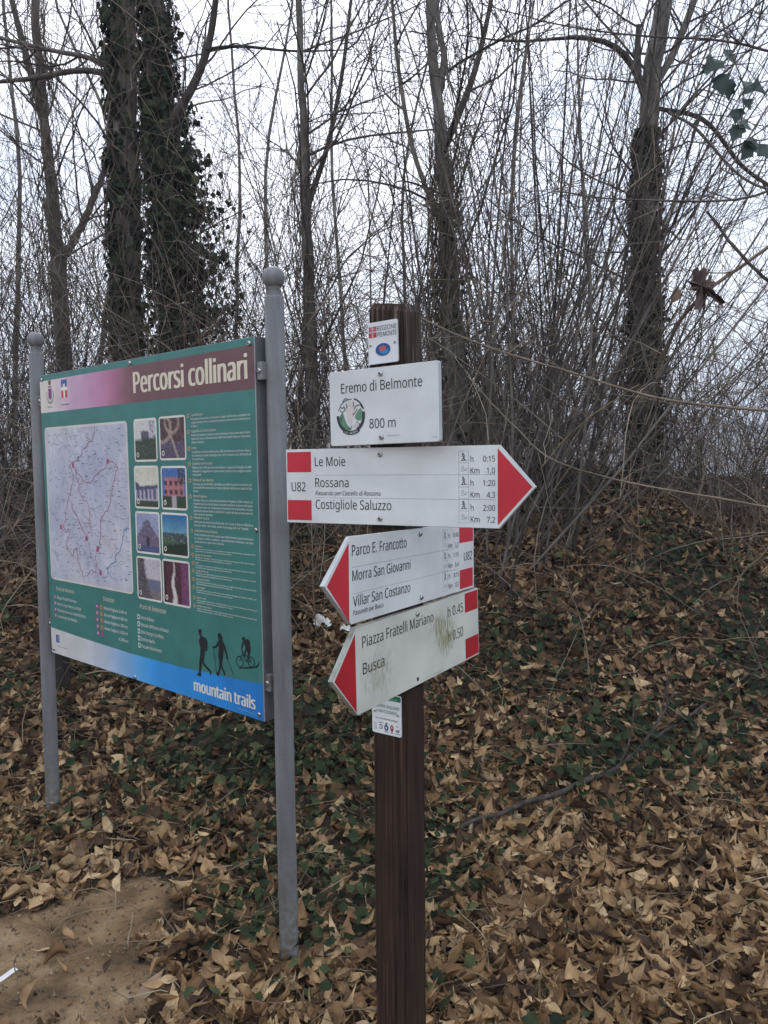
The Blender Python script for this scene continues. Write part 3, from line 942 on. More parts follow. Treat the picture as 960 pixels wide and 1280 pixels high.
branch('bare_branch', 'thin branch rising from the shoots towards the upper right', 'branch', [(660, 150, 4.8, .004), (720, 210, 4.9, .005), (790, 245, 5.0, .006), (850, 300, 5.1, .006)], mat='twig', twigs=6, seed=68)
branch('dead_stick', 'pale dead stick leaning on the bank at the far right', 'stick', [(905, 755, 4.6, .006), (930, 715, 4.6, .006), (958, 690, 4.6, .005), (990, 640, 4.6, .005)], mat='straw', twigs=3, seed=69)
branch('dead_stick', 'pale curved twig standing behind the red arrow tip', 'stick', [(676, 585, 4.4, .004), (712, 545, 4.4, .004), (740, 520, 4.4, .0035), (800, 480, 4.4, .003)], mat='straw', twigs=4, seed=70)

# fallen branch lying on the litter
rng = np.random.default_rng(71)
g_pts = [(575, 1054), (640, 1030), (715, 1003), (775, 975), (820, 940), (870, 905), (990, 820)]
fp = []
for a, b_ in g_pts:
    p = on_ground(a, b_)
    fp.append(p + np.array([0, 0, 0.066]))
ln = smooth_line(fp, 30)
ln[:, 2] += 0.006 * np.sin(np.arange(30) * 1.3)
rr = np.interp(np.linspace(0, 1, 30), [0, .35, 1], [0.008, 0.0115, 0.005])
acc = Acc()
tubes(acc, ln[None], rr[None], 9, rng, rough=0.07)
C, CR = children(ln[None], rr[None], 7, rng, t=(0.35, 0.95), L=(0.2, 0.7), ang=(20, 45), K=7, wig=0.1, up=-0.03, r=0.5, rmax=0.006, rmin=0.002)
C[..., 2] = np.maximum(C[..., 2], gz(C[..., 0], C[..., 1]) + 0.02)
tubes(acc, C, CR, 5, rng)
o = acc.build('fallen_branch', noise_mat('fallen_bark', [(0.35, (0.035, 0.027, 0.022)), (0.7, (0.10, 0.077, 0.06))], scale=40, rough=0.9, bump=0.5, bdist=0.003), None, ln[0])
o.location = ln[0]
tag(o, 'fallen branch lying across the leaf litter right of the signpost', 'branch')

# small dark stump behind the left pole
rng = np.random.default_rng(72)
c = W(75, 850, 4.1)
ln = np.array([[c[0], 4.1, gz(c[0], 4.1) - 0.1], [c[0] + .01, 4.1, gz(c[0], 4.1) + 0.25], [c[0] + .02, 4.12, gz(c[0], 4.1) + 0.5], [c[0] + .02, 4.12, gz(c[0], 4.1) + 0.52]])
acc = Acc()
tubes(acc, smooth_line(ln, 14)[None], np.concatenate([np.linspace(0.055, 0.042, 12), [0.035, 0.002]])[None], 12, rng, rough=0.05)
o = acc.build('tree_stump', noise_mat('dark_stump', [(0.3, (0.012, 0.010, 0.009)), (0.7, (0.05, 0.042, 0.036))], scale=18, rough=0.95, stretch=(1, 1, .3), bump=0.8), None, ln[0])
o.location = ln[0]
tag(o, 'short dark broken stump right behind the left pole of the notice board', 'stump')

# ================================================================== GROUND COVER
rng = np.random.default_rng(200)

def scatter(N, y0, y1, wide=0.62, pw=1.0):
    """points in the wedge the photo looks at, with a margin"""
    N = int(N * 1.4)
    y = y0 + (y1 - y0) * rng.uniform(0, 1, N) ** pw
    x = rng.uniform(-1, 1, N) * (y * wide + 0.9)
    return x, y


def patch(x, y):
    """ivy patches: >0 where ivy grows"""
    return (np.sin(1.9 * x + 0.7 * y + 0.4) + np.sin(2.3 * y - 1.3 * x + 1.0) + 0.8 * np.sin(4.1 * x + 2.2 * y + 2) + 0.7 * np.sin(5.3 * y - 3.1 * x)) / 3.5 + 0.45 * np.exp(-((x - 0.75) ** 2 / 0.5 + (y - 4.4) ** 2 / 0.9)) + 0.5 * np.exp(-((x + 0.9) ** 2 / 0.5 + (y - 3.6) ** 2 / 0.15)) - 0.35 * np.exp(-((y - 1.9) / 0.5) ** 2)

def cover(N, y0, y1, prof, L, ratio, tilt, lift, seed, keep=None, curl=0.7, ragged=0.05, mat='litter', pw=1.0, fold=0.4):
    global rng
    x, y = scatter(N, y0, y1, pw=pw)
    N = len(x)
    k = np.ones(N, bool)
    pe = path_edge(x, y)
    k &= rng.uniform(0, 1, N) > np.clip(pe / 0.34 + 0.62, 0, 0.985)
    if keep is not None:
        k &= keep(x, y)
    x, y = x[k], y[k]
    n_ = len(x)
    e = 0.04
    nx_ = -(gz(x + e, y) - gz(x - e, y)) / (2 * e)
    ny_ = -(gz(x, y + e) - gz(x, y - e)) / (2 * e)
    nr = np.stack([nx_, ny_, np.ones(n_)], -1) + rng.normal(0, tilt, (n_, 3)) * np.array([1, 1, 0.25])
    hd = rng.normal(size=(n_, 3))
    l_ = L[0] + (L[1] - L[0]) * rng.uniform(0, 1, n_) ** 1.4
    p = np.stack([x, y, gz(x, y) + rng.uniform(lift[0], lift[1], n_)], -1)
    return p, nr, hd, l_, l_ * rng.uniform(ratio[0], ratio[1], n_)

acc = Acc()
acc_up = Acc()
# depth-weighted: most litter where it shows large
for (N, y0, y1, pr, L, ra, ti, li) in ((12000, 1.3, 3.4, OVATE, (.010, .032), (.5, .9), .5, (.0, .03)),
                                       (14500, 1.3, 3.4, OVATE, (.035, .11), (.34, .56), .40, (.0, .05)),
                                       (5200, 1.3, 3.4, LANCE, (.05, .13), (.28, .45), .5, (.01, .055)),
                                       (1600, 1.3, 3.4, MAPLE, (.06, .11), (.7, 1.0), .45, (.01, .05)),
                                       (14000, 3.2, 6.0, OVATE, (.014, .035), (.5, .9), .5, (.0, .03)),
                                       (24000, 3.2, 7.0, OVATE, (.045, .095), (.38, .62), .5, (.004, .05)),
                                       (9000, 3.2, 7.0, LANCE, (.06, .12), (.28, .45), .55, (.01, .06)),
                                       (2600, 3.2, 7.0, MAPLE, (.06, .11), (.7, 1.0), .5, (.01, .05)),
                                       (12000, 6.8, 10.5, OVATE, (.06, .11), (.4, .65), .5, (.0, .05))):
    thin = (lambda x, y: rng.uniform(0, 1, len(x)) > np.clip((patch(x, y) - 0.1) * 1.6, 0, 0.72))
    p, nr, hd, l_, w2 = cover(N, y0, y1, pr, L, ra, ti, li, 0, keep=thin)
    dark = rng.uniform(size=len(p)) < np.clip((p[:, 1] - 2.9) / 1.6, 0, 0.85)  # share of damp, shade-darkened leaves grows up the bank
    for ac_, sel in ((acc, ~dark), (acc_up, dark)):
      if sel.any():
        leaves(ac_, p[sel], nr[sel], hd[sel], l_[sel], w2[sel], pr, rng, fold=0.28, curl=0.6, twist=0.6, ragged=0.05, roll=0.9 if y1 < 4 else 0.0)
o = acc.build('fallen_leaves', M['litter'])
tag(o, 'dry tan leaf litter, palest at the foot of the bank', 'leaf litter', kind='stuff')
o = acc_up.build('fallen_leaves', M['litter_old_shaded'])
tag(o, 'damp brown leaf litter with shade darkened into its colour, thickest on the upper bank', 'leaf litter', kind='stuff')

acc = Acc()
for (N, y0, y1, L) in ((9000, 1.4, 3.6, (.02, .052)), (26000, 3.2, 8.5, (.025, .06))):
    iv = (lambda x, y: (patch(x, y) > 0.24 + rng.normal(0, 0.34, len(x))) & (path_edge(x, y) < -0.15))
    p, nr, hd, l_, w2 = cover(N, y0, y1, IVY, L, (.9, 1.1), .55, (.015, .10), 0, keep=iv)
    leaves(acc, p, nr, hd, l_, w2, IVY, rng, fold=0.2, curl=0.25, twist=0.2)
o = acc.build('ground_ivy', M['ivy'])
tag(o, 'dark green ivy creeping through the leaf litter', 'ivy', kind='stuff')

# twigs, straw and stalks among the leaves
acc = Acc()
for (N, y0, y1, L, r, up) in ((2600, 1.3, 4.0, (.04, .30), (.0008, .0024), 0.28), (1300, 3.9, 8.0, (.1, .6), (.0014, .003), 0.35)):
    x, y = scatter(N, y0, y1)
    k = rng.uniform(0, 1, len(x)) > np.clip(path_edge(x, y) / 0.1 + 0.5, 0, 0.8)
    x, y = x[k], y[k]
    h = rng.uniform(0, 6.283, len(x))
    d = np.stack([np.cos(h), np.sin(h), np.abs(rng.normal(0, up, len(x)))], -1)
    st = np.stack([x, y, gz(x, y) + rng.uniform(0.01, 0.05, len(x))], -1)
    P = walk(st, d, rng.uniform(L[0], L[1], len(x)), 6, rng, 0.16, -0.05)
    P[..., 2] = np.maximum(P[..., 2], gz(P[..., 0], P[..., 1]) + 0.006)
    tubes(acc, P, rng.uniform(r[0], r[1], len(x))[:, None] * np.linspace(1, .6, 6)[None], 4, rng)
o = acc.build('twig_litter', M['straw'])
tag(o, 'thin twigs and straw lying among the fallen leaves', 'twigs', kind='stuff')

# crumbs and grit on the trodden path
acc = Acc()
N = 12000
x = rng.uniform(-3.0, -0.3, N)
y = rng.uniform(1.3, 3.1, N)
k = path_edge(x, y) > -0.08
x, y = x[k], y[k]
s = rng.uniform(.002, .0075, len(x)) * rng.uniform(.5, 1.3, len(x))
p = np.stack([x, y, gz(x, y) + 0.016], -1)
leaves(acc, p, rng.normal(0, .3, (len(x), 3)) + [0, 0, 1], rng.normal(size=(len(x), 3)), s * 2.2, s * 1.4, OVATE, rng, fold=.8, curl=1.2)
o = acc.build('path_grit', M['straw'])
tag(o, 'crumbs of leaf and grit trodden into the path', 'grit', kind='stuff')

# ================================================================== PRINTED THINGS
try:                            # the plain grotesque that ships inside Blender; else the built-in face
    import os
    FONT = bpy.data.fonts.load(os.path.join(bpy.utils.system_resource('DATAFILES', path='fonts'), 'NotoSansHebrew-Regular.woff2'))
except Exception:
    FONT = None


def capsize():
    c = bpy.data.curves.new('t', 'FONT'); c.body = 'H'
    if FONT: c.font = FONT
    o_ = bpy.data.objects.new('t', c); COL.objects.link(o_)
    bpy.context.view_layer.update()
    me = o_.evaluated_get(bpy.context.evaluated_depsgraph_get()).to_mesh()
    v = [p.co.y for p in me.vertices]
    r = max(v) - min(v)
    bpy.data.objects.remove(o_)
    return r
CAP = capsize()


def text_geo(s, bold=0.0, shear=0.0, res=3):
    c = bpy.data.curves.new('t', 'FONT')
    c.body = s
    if FONT: c.font = FONT
    c.offset = bold
    c.shear = shear
    c.resolution_u = res
    o_ = bpy.data.objects.new('t', c)
    COL.objects.link(o_)
    bpy.context.view_layer.update()
    ev = o_.evaluated_get(bpy.context.evaluated_depsgraph_get())
    me = ev.to_mesh()
    v = np.array([p.co[:2] for p in me.vertices]) if len(me.vertices) else np.zeros((0, 2))
    f = [tuple(p.vertices) for p in me.polygons]
    ev.to_mesh_clear()
    bpy.data.objects.remove(o_)
    bpy.data.curves.remove(c)
    return v, f


class Plate:
    """a sheet with artwork: local x to the right, z up, face towards -y; units mm, stored in metres"""
    def __init__(s):
        s.v, s.f, s.mi, s.c = [], [], [], []

    def _add(s, pts, faces, mi, cols):
        o_ = len(s.v)
        s.v += pts
        for f in faces:
            s.f.append(tuple(o_ + i for i in f))
            s.mi.append(mi)
            s.c.append([cols] * len(f) if isinstance(cols, tuple) else [cols[i] for i in f])

    def slab(s, outline, t, y0=0.0, side_mi=0, face_mi=1, face=(1, 1, 1, 1), ch=0.7):
        n_ = len(outline)
        cx = sum(p[0] for p in outline) / n_
        cz = sum(p[1] for p in outline) / n_

        def ins(p):
            dx, dz = p[0] - cx, p[1] - cz
            return (p[0] - ch * np.sign(dx) * (abs(dx) > 1e-6), p[1] - ch * np.sign(dz) * (abs(dz) > 1e-6))
        a = [(p[0] / 1000, y0, p[1] / 1000) for p in map(ins, outline)]
        b2 = [(p[0] / 1000, y0 + ch / 1000, p[1] / 1000) for p in outline]
        c2 = [(p[0] / 1000, y0 + t / 1000, p[1] / 1000) for p in outline]
        s._add(a, [tuple(range(n_))], face_mi, face)
        fs = []
        for i in range(n_):
            j = (i + 1) % n_
            fs += [(i, i + n_, j + n_, j), (i + n_, i + 2 * n_, j + 2 * n_, j + n_)]
        s._add(a + b2 + c2, fs, side_mi, face)
        s._add(c2, [tuple(reversed(range(n_)))], side_mi, face)

    def poly(s, pts, col, layer=1, mi=1):
        s._add([(x / 1000, -0.00025 * layer, z / 1000) for x, z in pts], [tuple(range(len(pts)))], mi, col)

    def rect(s, x0, z0, x1, z1, col, layer=1, mi=1):
        s.poly([(x0, z0), (x1, z0), (x1, z1), (x0, z1)], col, layer, mi)

    def tris(s, pts, faces, col, layer=1, mi=1):
        s._add([(x / 1000, -0.00025 * layer, z / 1000) for x, z in pts], faces, mi, col)

    def concave(s, pts, col, layer=1, mi=1):
        from mathutils.geometry import tessellate_polygon
        t_ = tessellate_polygon([[Vector((x, z, 0)) for x, z in pts]])
        s.tris(pts, t_, col, layer, mi)

    def text(s, body, x, zb, cap, width, col, layer=2, bold=0.0, shear=0.0, mi=1, fit=True):
        v, f = text_geo(body, min(bold, 0.0) if bold < 0 else 0.0, shear)
        if not len(v): return
        sz = cap / CAP
        wide = cap * bold * 3.2 if bold > 0 else 0.0          # heavy lettering: strokes widened sideways
        x0, x1 = v[:, 0].min(), v[:, 0].max()
        sxx = (width - wide) / (x1 - x0) if fit else sz * width
        # overlapping pieces of one letter must not share a plane
        par = list(range(len(v)))

        def find(i):
            while par[i] != i:
                par[i] = par[par[i]]
                i = par[i]
            return i
        for q_ in f:
            for i in q_[1:]:
                par[find(i)] = find(q_[0])
        ids = {}
        jit = [ids.setdefault(find(i), len(ids)) % 7 for i in range(len(v))]
        reps = 1 if wide == 0 else 6
        for k_ in range(reps):
            dx = wide * k_ / max(1, reps - 1)
            s._add([(((p[0] - x0) * sxx + x + dx) / 1000, -0.00025 * layer - 0.000011 * j_ - 0.00009 * k_, (p[1] * sz + zb) / 1000) for p, j_ in zip(v, jit)], f, mi, col)

    def line(s, pts, wd, col, layer=1, mi=1):
        for (a, b2) in zip(pts[:-1], pts[1:]):
            dx, dz = b2[0] - a[0], b2[1] - a[1]
            d = math.hypot(dx, dz) or 1
            px_, pz_ = -dz / d * wd / 2, dx / d * wd / 2
            ex, ez = dx / d * wd * 0.25, dz / d * wd * 0.25
            s.poly([(a[0] + px_ - ex, a[1] + pz_ - ez), (a[0] - px_ - ex, a[1] - pz_ - ez), (b2[0] - px_ + ex, b2[1] - pz_ + ez), (b2[0] + px_ + ex, b2[1] + pz_ + ez)], col, layer, mi)

    def ring(s, cx, cz, rx, rz, wd, col, layer=1, a0=0, a1=360, n_=24, mi=1):
        for i in range(n_):
            t0 = R_(a0 + (a1 - a0) * i / n_)
            t1 = R_(a0 + (a1 - a0) * (i + 1) / n_)
            s.poly([(cx + rx * math.cos(t0), cz + rz * math.sin(t0)), (cx + rx * math.cos(t1), cz + rz * math.sin(t1)), (cx + (rx - wd) * math.cos(t1), cz + (rz - wd) * math.sin(t1)), (cx + (rx - wd) * math.cos(t0), cz + (rz - wd) * math.sin(t0))], col, layer, mi)

    def disc(s, cx, cz, rx, rz, col, layer=1, n_=24, mi=1):
        s.poly([(cx + rx * math.cos(i * 6.2832 / n_), cz + rz * math.sin(i * 6.2832 / n_)) for i in range(n_)], col, layer, mi)

    def grid(s, x0, z0, x1, z1, nx_, nz_, fn, layer=1, mi=1, corner=None):
        """picture made of small printed cells; fn(s,t) -> sRGB triple, t downwards"""
        pts, cols = [], []
        for j in range(nz_ + 1):
            for i in range(nx_ + 1):
                a, b_ = i / nx_, j / nz_
                pts.append(((x0 + (x1 - x0) * a) / 1000, -0.00025 * layer, (z0 + (z1 - z0) * b_) / 1000))
                cols.append(lin(tuple(max(0, c_) for c_ in fn(min(a, .9999), min(b_, .9999)))))
        s._add(pts, [(j * (nx_ + 1) + i, j * (nx_ + 1) + i + 1, (j + 1) * (nx_ + 1) + i + 1, (j + 1) * (nx_ + 1) + i) for j in range(nz_) for i in range(nx_)], mi, cols)

    def rrect(s, x0, z0, x1, z1, r, col, layer=1, mi=1):
        s.poly(rr_outline(x0, z0, x1, z1, r), col, layer, mi)

    def build(s, name, mats, parent=None):
        me = bpy.data.meshes.new(name)
        me.from_pydata(s.v, [], s.f)
        for m_ in mats:
            me.materials.append(m_)
        me.polygons.foreach_set('material_index', np.array(s.mi, dtype=np.int32))
        ca = me.color_attributes.new('Col', 'FLOAT_COLOR', 'CORNER')
        flat = np.array([c for f in s.c for c in f], dtype=np.float32)
        ca.data.foreach_set('color', flat.ravel())
        # all faces look outwards (-y for the artwork)
        bm = bmesh.new()
        bm.from_mesh(me)
        bm.normal_update()
        fl = [f for f in bm.faces if f.material_index >= 1 and f.normal.y > 0.5]
        bmesh.ops.reverse_faces(bm, faces=fl)
        bm.to_mesh(me)
        bm.free()
        return link(name, me, parent)


def rr_outline(x0, z0, x1, z1, r, n_=5):
    """rounded rectangle; x0<x1, z0<z1"""
    o_ = []
    for cx, cz, a in ((x1 - r, z1 - r, 0), (x0 + r, z1 - r, 90), (x0 + r, z0 + r, 180), (x1 - r, z0 + r, 270)):
        for k_ in range(n_):
            t_ = R_(a + 90 * k_ / (n_ - 1))
            o_.append((cx + r * math.cos(t_), cz + r * math.sin(t_)))
    return o_


def lathe(prof, S=16, axis='z'):
    """prof: (radius, height) from bottom to top"""
    v, f = [], []
    for r, h in prof:
        for i in range(S):
            a = i * 2 * math.pi / S
            c = (r * math.cos(a), r * math.sin(a), h)
            v.append(c if axis == 'z' else (c[0], -c[2], c[1]))
    for k_ in range(len(prof) - 1):
        for i in range(S):
            j = (i + 1) % S
            f.append((k_ * S + i, k_ * S + j, (k_ + 1) * S + j, (k_ + 1) * S + i))
    f.append(tuple(range((len(prof) - 1) * S, len(prof) * S)))
    f.append(tuple(reversed(range(S))))
    return v, f


def pose(o_, pos, yaw, lean, roll, root, k=1.0):
    mt = Matrix.Rotation(R_(yaw), 4, 'Z') @ Matrix.Rotation(R_(lean), 4, 'X') @ Matrix.Rotation(R_(roll), 4, 'Y')
    mt = mt @ Matrix.Diagonal((k, 1, k, 1))
    mt.translation = Vector(pos) - root.location
    o_.matrix_local = mt


def mesh_py(name, v, f, mat, parent=None, smooth=False, loc=None):
    me = bpy.data.meshes.new(name)
    me.from_pydata(v, [], f)
    if smooth:
        me.polygons.foreach_set('use_smooth', np.full(len(f), True))
    o_ = link(name, me, parent, [mat])
    if loc is not None:
        o_.location = loc
    return o_


# bolt head: domed, with a dark hexagonal socket
def bolt_mesh(name, r):
    v, f = lathe([(r, 0), (r, 0.25 * r), (0.9 * r, 0.55 * r), (0.7 * r, 0.75 * r), (0.42 * r, 0.84 * r), (0.38 * r, 0.5 * r)], 18, 'y')
    me = bpy.data.meshes.new(name)
    me.from_pydata(v, [], f)
    me.materials.append(M['steel'])
    me.materials.append(M['socket'])
    mi = [0] * len(f)
    mi[-2] = 1
    for k_ in range(18):
        mi[4 * 18 + k_] = 1
    me.polygons.foreach_set('material_index', np.array(mi, dtype=np.int32))
    me.polygons.foreach_set('use_smooth', np.array([True] * (len(f) - 2) + [False] * 2))
    return me
BOLT = bolt_mesh('bolt', 0.0052)
SCREW = bolt_mesh('screw', 0.0028)
PSCREW = bolt_mesh('panel_screw', 0.0075)


def add_bolts(parent, pts, me=None, name='bolt', y=0.0):
    for x, z in pts:
        o_ = link(name, me or BOLT, parent)
        o_.location = (x / 1000, y, z / 1000)


WHITE = (0.70, 0.71, 0.68, 1)
BLACK = (0.012, 0.012, 0.013, 1)
RED = (0.56, 0.028, 0.042, 1)
RED_OLD = (0.42, 0.012, 0.020, 1)
GREY = (0.33, 0.34, 0.33, 1)

# ------------------------------------------------------------------ signpost
PX, PY = 0.0380, 1.4825       # near edge of the square post
PYAW = -31.8
PW = 0.078
d1 = np.array([math.cos(R_(PYAW)), math.sin(R_(PYAW))])
d2 = np.array([-d1[1], d1[0]])
pc = np.array([PX, PY]) - d1 * PW / 2 + d2 * PW / 2
root = empty('trail_signpost', (pc[0] + 0.0096 * 1.5, pc[1], 0.0))
tag(root, 'dark brown wooden trail signpost carrying white and red arrow signs', 'signpost')

bm = bmesh.new()
zs = list(np.linspace(-0.35, 1.815, 24)) + [1.829]
hw = PW / 2
rng = np.random.default_rng(31)
prev = None
ring0 = None
corners = []
for i, z_ in enumerate(zs):
    s_ = hw if i < len(zs) - 1 else hw - 0.006
    ch = 0.005
    pr = [(s_ - ch, -s_), (s_, -s_ + ch), (s_, s_ - ch), (s_ - ch, s_), (-s_ + ch, s_), (-s_, s_ - ch), (-s_, -s_ + ch), (-s_ + ch, -s_)]
    vs_ = []
    for k_, (a, b_) in enumerate(pr):
        j1, j2 = rng.normal(0, 0.0004, 2)
        ztop = z_ + (0.010 * (b_ - a) / hw * 0.5 if i >= len(zs) - 2 else 0)
        x_ = a * d1[0] + b_ * d2[0] + j1 - 0.0096 * (z_ - 1.5) - 0.0096 * 1.5
        y_ = a * d1[1] + b_ * d2[1] + j2
        vs_.append(bm.verts.new((x_, y_, ztop)))
    if prev:
        for k_ in range(8):
            bm.faces.new((prev[k_], prev[(k_ + 1) % 8], vs_[(k_ + 1) % 8], vs_[k_]))
    prev = vs_
bm.faces.new(prev)
me = bpy.data.meshes.new('post')
bm.to_mesh(me)
bm.free()
post = link('post', me, root, [M['wood']])


def arrow_right(name, label, pos, yaw, lean, roll):
    P = Plate()
    P.slab([(-230.7, -75.5), (230.7, -75.5), (297.6, 0.0), (230.7, 75.5), (-230.7, 75.5)], 9, face=WHITE, ch=0.9)
    P.rect(-227.5, 28.5, -169.0, 70.0, RED)
    P.rect(-228.0, -69.8, -169.4, -28.6, RED)
    P.poly([(228, -69.5), (292.0, 0.0), (228, 69.5)], RED)
    for z_ in (22.4, -23.2):
        P.line([(-160, z_), (224, z_)], 0.7, GREY)
    P.text('U82', -217.4, -10.4, 18.5, 34.4, BLACK)
    P.text('Le Moie', -159.8, 40.7, 18.1, 71.4, BLACK)
    P.text('Rossana', -159.6, -1.6, 18.2, 78.0, BLACK)
    P.text('Passando per Castello di Rossana', -159.5, -18.0, 8.5, 149.3, BLACK, shear=0.2)
    P.text('Costigliole Saluzzo', -159.5, -45.8, 18.4, 172.5, BLACK)
    P.text('C.M', -228, -26.5, 2.6, 7, GREY)
    for z_, h_, k_ in ((45.7, '0:15', '1,0'), (1.8, '1:20', '4,3'), (-43.4, '2:00', '7,2')):
        P.text('h', 176.2, z_, 10.7, 5.6, BLACK)
        P.text(h_, 200.3, z_, 10.6, 22.8, BLACK)
        P.text('Km', 176.1, z_ - 21.4, 10.6, 17.3, BLACK)
        P.text(k_, 207.6, z_ - 21.3, 10.5, 15.4, BLACK)
    icons(P, 153, 172.3, [65.8, 44.0, 22.4, -0.2, -22.0, -44.5, -66.5])
    o_ = P.build(name, [M['alu'], M['print']], root)
    o_['label'] = label
    pose(o_, pos, yaw, lean, roll, root)
    add_bolts(o_, [(-10.6, 62.3), (-12.1, -62.6)])
    return o_


def icons(P, x0, x1, zz):
    for z_ in zz:
        P.line([(x0, z_), (x1, z_)], 0.7, GREY)
    for x_ in (x0, x1):
        P.line([(x_, zz[0]), (x_, zz[-1])], 0.7, GREY)
    wd = x1 - x0
    for i in range(len(zz) - 1):
        zc = (zz[i] + zz[i + 1]) / 2
        hh = zz[i] - zz[i + 1]
        X_ = lambda u: x0 + wd * u
        Z_ = lambda u: zz[i] - hh * u
        if i % 2 == 0:      # walker
            P.disc(X_(.42), Z_(.22), wd * .07, hh * .07, BLACK, 2, 10)
            P.line([(X_(.42), Z_(.30)), (X_(.52), Z_(.55)), (X_(.62), Z_(.76))], 1.5, BLACK, 2)
            P.line([(X_(.52), Z_(.55)), (X_(.38), Z_(.68)), (X_(.34), Z_(.78))], 1.2, BLACK, 2)
            P.line([(X_(.44), Z_(.38)), (X_(.30), Z_(.48))], 0.9, BLACK, 2)
            P.line([(X_(.48), Z_(.26)), (X_(.64), Z_(.40)), (X_(.58), Z_(.52))], 0.9, BLACK, 2)
            P.line([(X_(.2), Z_(.82)), (X_(.85), Z_(.78))], 0.8, BLACK, 2)
        else:               # winding road
            P.line([(X_(.2), Z_(.72)), (X_(.6), Z_(.66)), (X_(.85), Z_(.62))], 0.9, GREY, 2)
            P.line([(X_(.2), Z_(.5)), (X_(.45), Z_(.56)), (X_(.75), Z_(.52)), (X_(.88), Z_(.42))], 0.9, GREY, 2)
            P.line([(X_(.25), Z_(.4)), (X_(.4), Z_(.3)), (X_(.55), Z_(.36)), (X_(.42), Z_(.45))], 0.9, GREY, 2)

arrow_right('arrow_sign', 'white arrow sign pointing right to Le Moie, Rossana and Costigliole Saluzzo', (.0023, 1.4874, 1.4704), -27.43, .73, -.33)

# arrow sign to the left: Parco, Morra, Villar
P = Plate()
P.slab([(-263.6, -75), (263.6, -75), (263.6, 75), (-263.6, 75), (-344.2, 0)], 9, face=WHITE, ch=0.9)
P.poly([(-269.8, 65.5), (-336.0, -1.0), (-269.8, -69.5)], RED)
P.rect(183.0, 32.1, 259, 69, RED)
P.rect(184.8, -70.4, 257, -28, RED)
P.line([(-260, 22.4), (178, 22.8)], 0.7, GREY)
P.line([(-260, -23.2), (178, -23.4)], 0.7, GREY)
for a in (('Parco E. Francotto', -259.6, 42.0, 18.6, 196.8), ('Morra San Giovanni', -259.1, -1.3, 18.2, 211.4), ('Villar San Costanzo', -257.3, -45.3, 18.0, 208.4), ('U82', 207.4, -9.0, 18.8, 45.7)):
    P.text(*a, BLACK)
P.text('Passando per Busca', -257.6, -60.1, 8.2, 103.6, BLACK, shear=0.2)
for z_, h_, k_ in ((47.0, '0:45', '3,2'), (3.8, '1:15', '5,4'), (-40.0, '3:15', '13,7')):
    P.text('h', 127, z_, 9.6, 7.0, BLACK)
    P.text(h_, 151.5, z_, 9.6, 27.6, BLACK)
    P.text('Km', 126.6, z_ - 21.4, 9.6, 19.1, BLACK)
    P.text(k_, 159.4, z_ - 21.6, 9.6, 19.4, BLACK)
icons(P, 98.5, 121, [65.6, 44.0, 22.4, 0, -22.0, -43.5, -64.5])
o = P.build('arrow_sign', [M['alu'], M['print']], root)
o['label'] = 'white arrow sign pointing left to Parco Francotto, Morra and Villar San Costanzo'
pose(o, (.0748, 1.5247, 1.3115), 60.17, -.84, .55, root)
add_bolts(o, [(-6.0, 63.9), (-2.8, -62.8)])

# older arrow sign to the left, stained with algae
P = Plate()
P.slab([(-256.7, -77), (256.7, -77), (256.7, 77), (-256.7, 77), (-330.4, 0)], 9, face=(0.62, 0.62, 0.54, 1), ch=0.9)
P.poly([(-258.5, 67), (-324.0, -1.5), (-260.0, -70.5)], RED_OLD)
P.rect(185.3, 30, 253.5, 73.2, RED_OLD)
P.rect(184.0, -73.5, 253.8, -29, RED_OLD)
FADED = (0.035, 0.035, 0.03, 1)
for a in (('Piazza Fratelli Mariano', -236.5, 37.9, 20.2, 270.2), ('Busca', -236.7, -9.7, 20.1, 72.4), ('h 0.45', 99.5, 35.2, 20.4, 76.2), ('h 0.50', 98.0, -18.4, 21.4, 74.7)):
    P.text(*a, FADED)
P.text('www.segnaletica.it', 25, -72.5, 2.6, 42, GREY)
o = P.build('arrow_sign', [M['alu_weathered'], M['print_old']], root)
o['label'] = 'weathered arrow sign with green algae stains pointing left to Piazza Fratelli Mariano and Busca'
pose(o, (.0852, 1.5370, 1.1534), 58.83, -1.62, -.39, root)
add_bolts(o, [(-34.8, 64.2)])
hv, hf = lathe([(0.0042, 0), (0.0042, 0.0006)], 14, 'y')
h_ = mesh_py('bolt_hole', hv, hf, M['socket'], o, loc=(-0.0388, 0, -0.0649))

# rectangular place sign
P = Plate()
P.slab(rr_outline(-131, -75, 131, 75, 5), 9, face=WHITE, ch=0.9)
P.text('Eremo di Belmonte', -100, 30.4, 19.4, 194.6, BLACK)
P.text('800 m', -30.8, -42.9, 18.4, 62.9, BLACK)
P.text('www.cmvm.eu', 11.4, -60.4, 3.2, 30, GREY)
P.text('C.M', 115, -67.5, 3.4, 9, GREY)
ex, ez = -77.0, -15.5
DK = (0.035, 0.045, 0.05, 1)
GRN = (0.13, 0.27, 0.17, 1)
P.ring(ex, ez, 36, 36, 7.0, DK, 2, 178, 240, 16)
P.ring(ex, ez, 36, 36, 7.0, DK, 2, 300, 372, 16)
P.ring(ex, ez, 36, 36, 3.0, DK, 2, 20, 75, 14)
P.ring(ex, ez, 34, 34, 1.6, DK, 2, 85, 140, 14)
P.ring(ex, ez, 38.5, 38.5, 8.5, DK, 2, 236, 306, 20)
for k_, ch_ in enumerate('LA MEIRA'):
    a = R_(246 + k_ * 7.2)
    P.text(ch_, ex + 34.5 * math.cos(a) - 1.6, ez + 34.5 * math.sin(a) - 2.4, 4.6, 3.4, WHITE, 3) if ch_ != ' ' else None
P.concave([(-104, -14), (-99, -8), (-95, -12), (-92, -22), (-86, -34), (-78, -40), (-84, -45), (-95, -42), (-103, -32), (-107, -24)], GRN, 2)
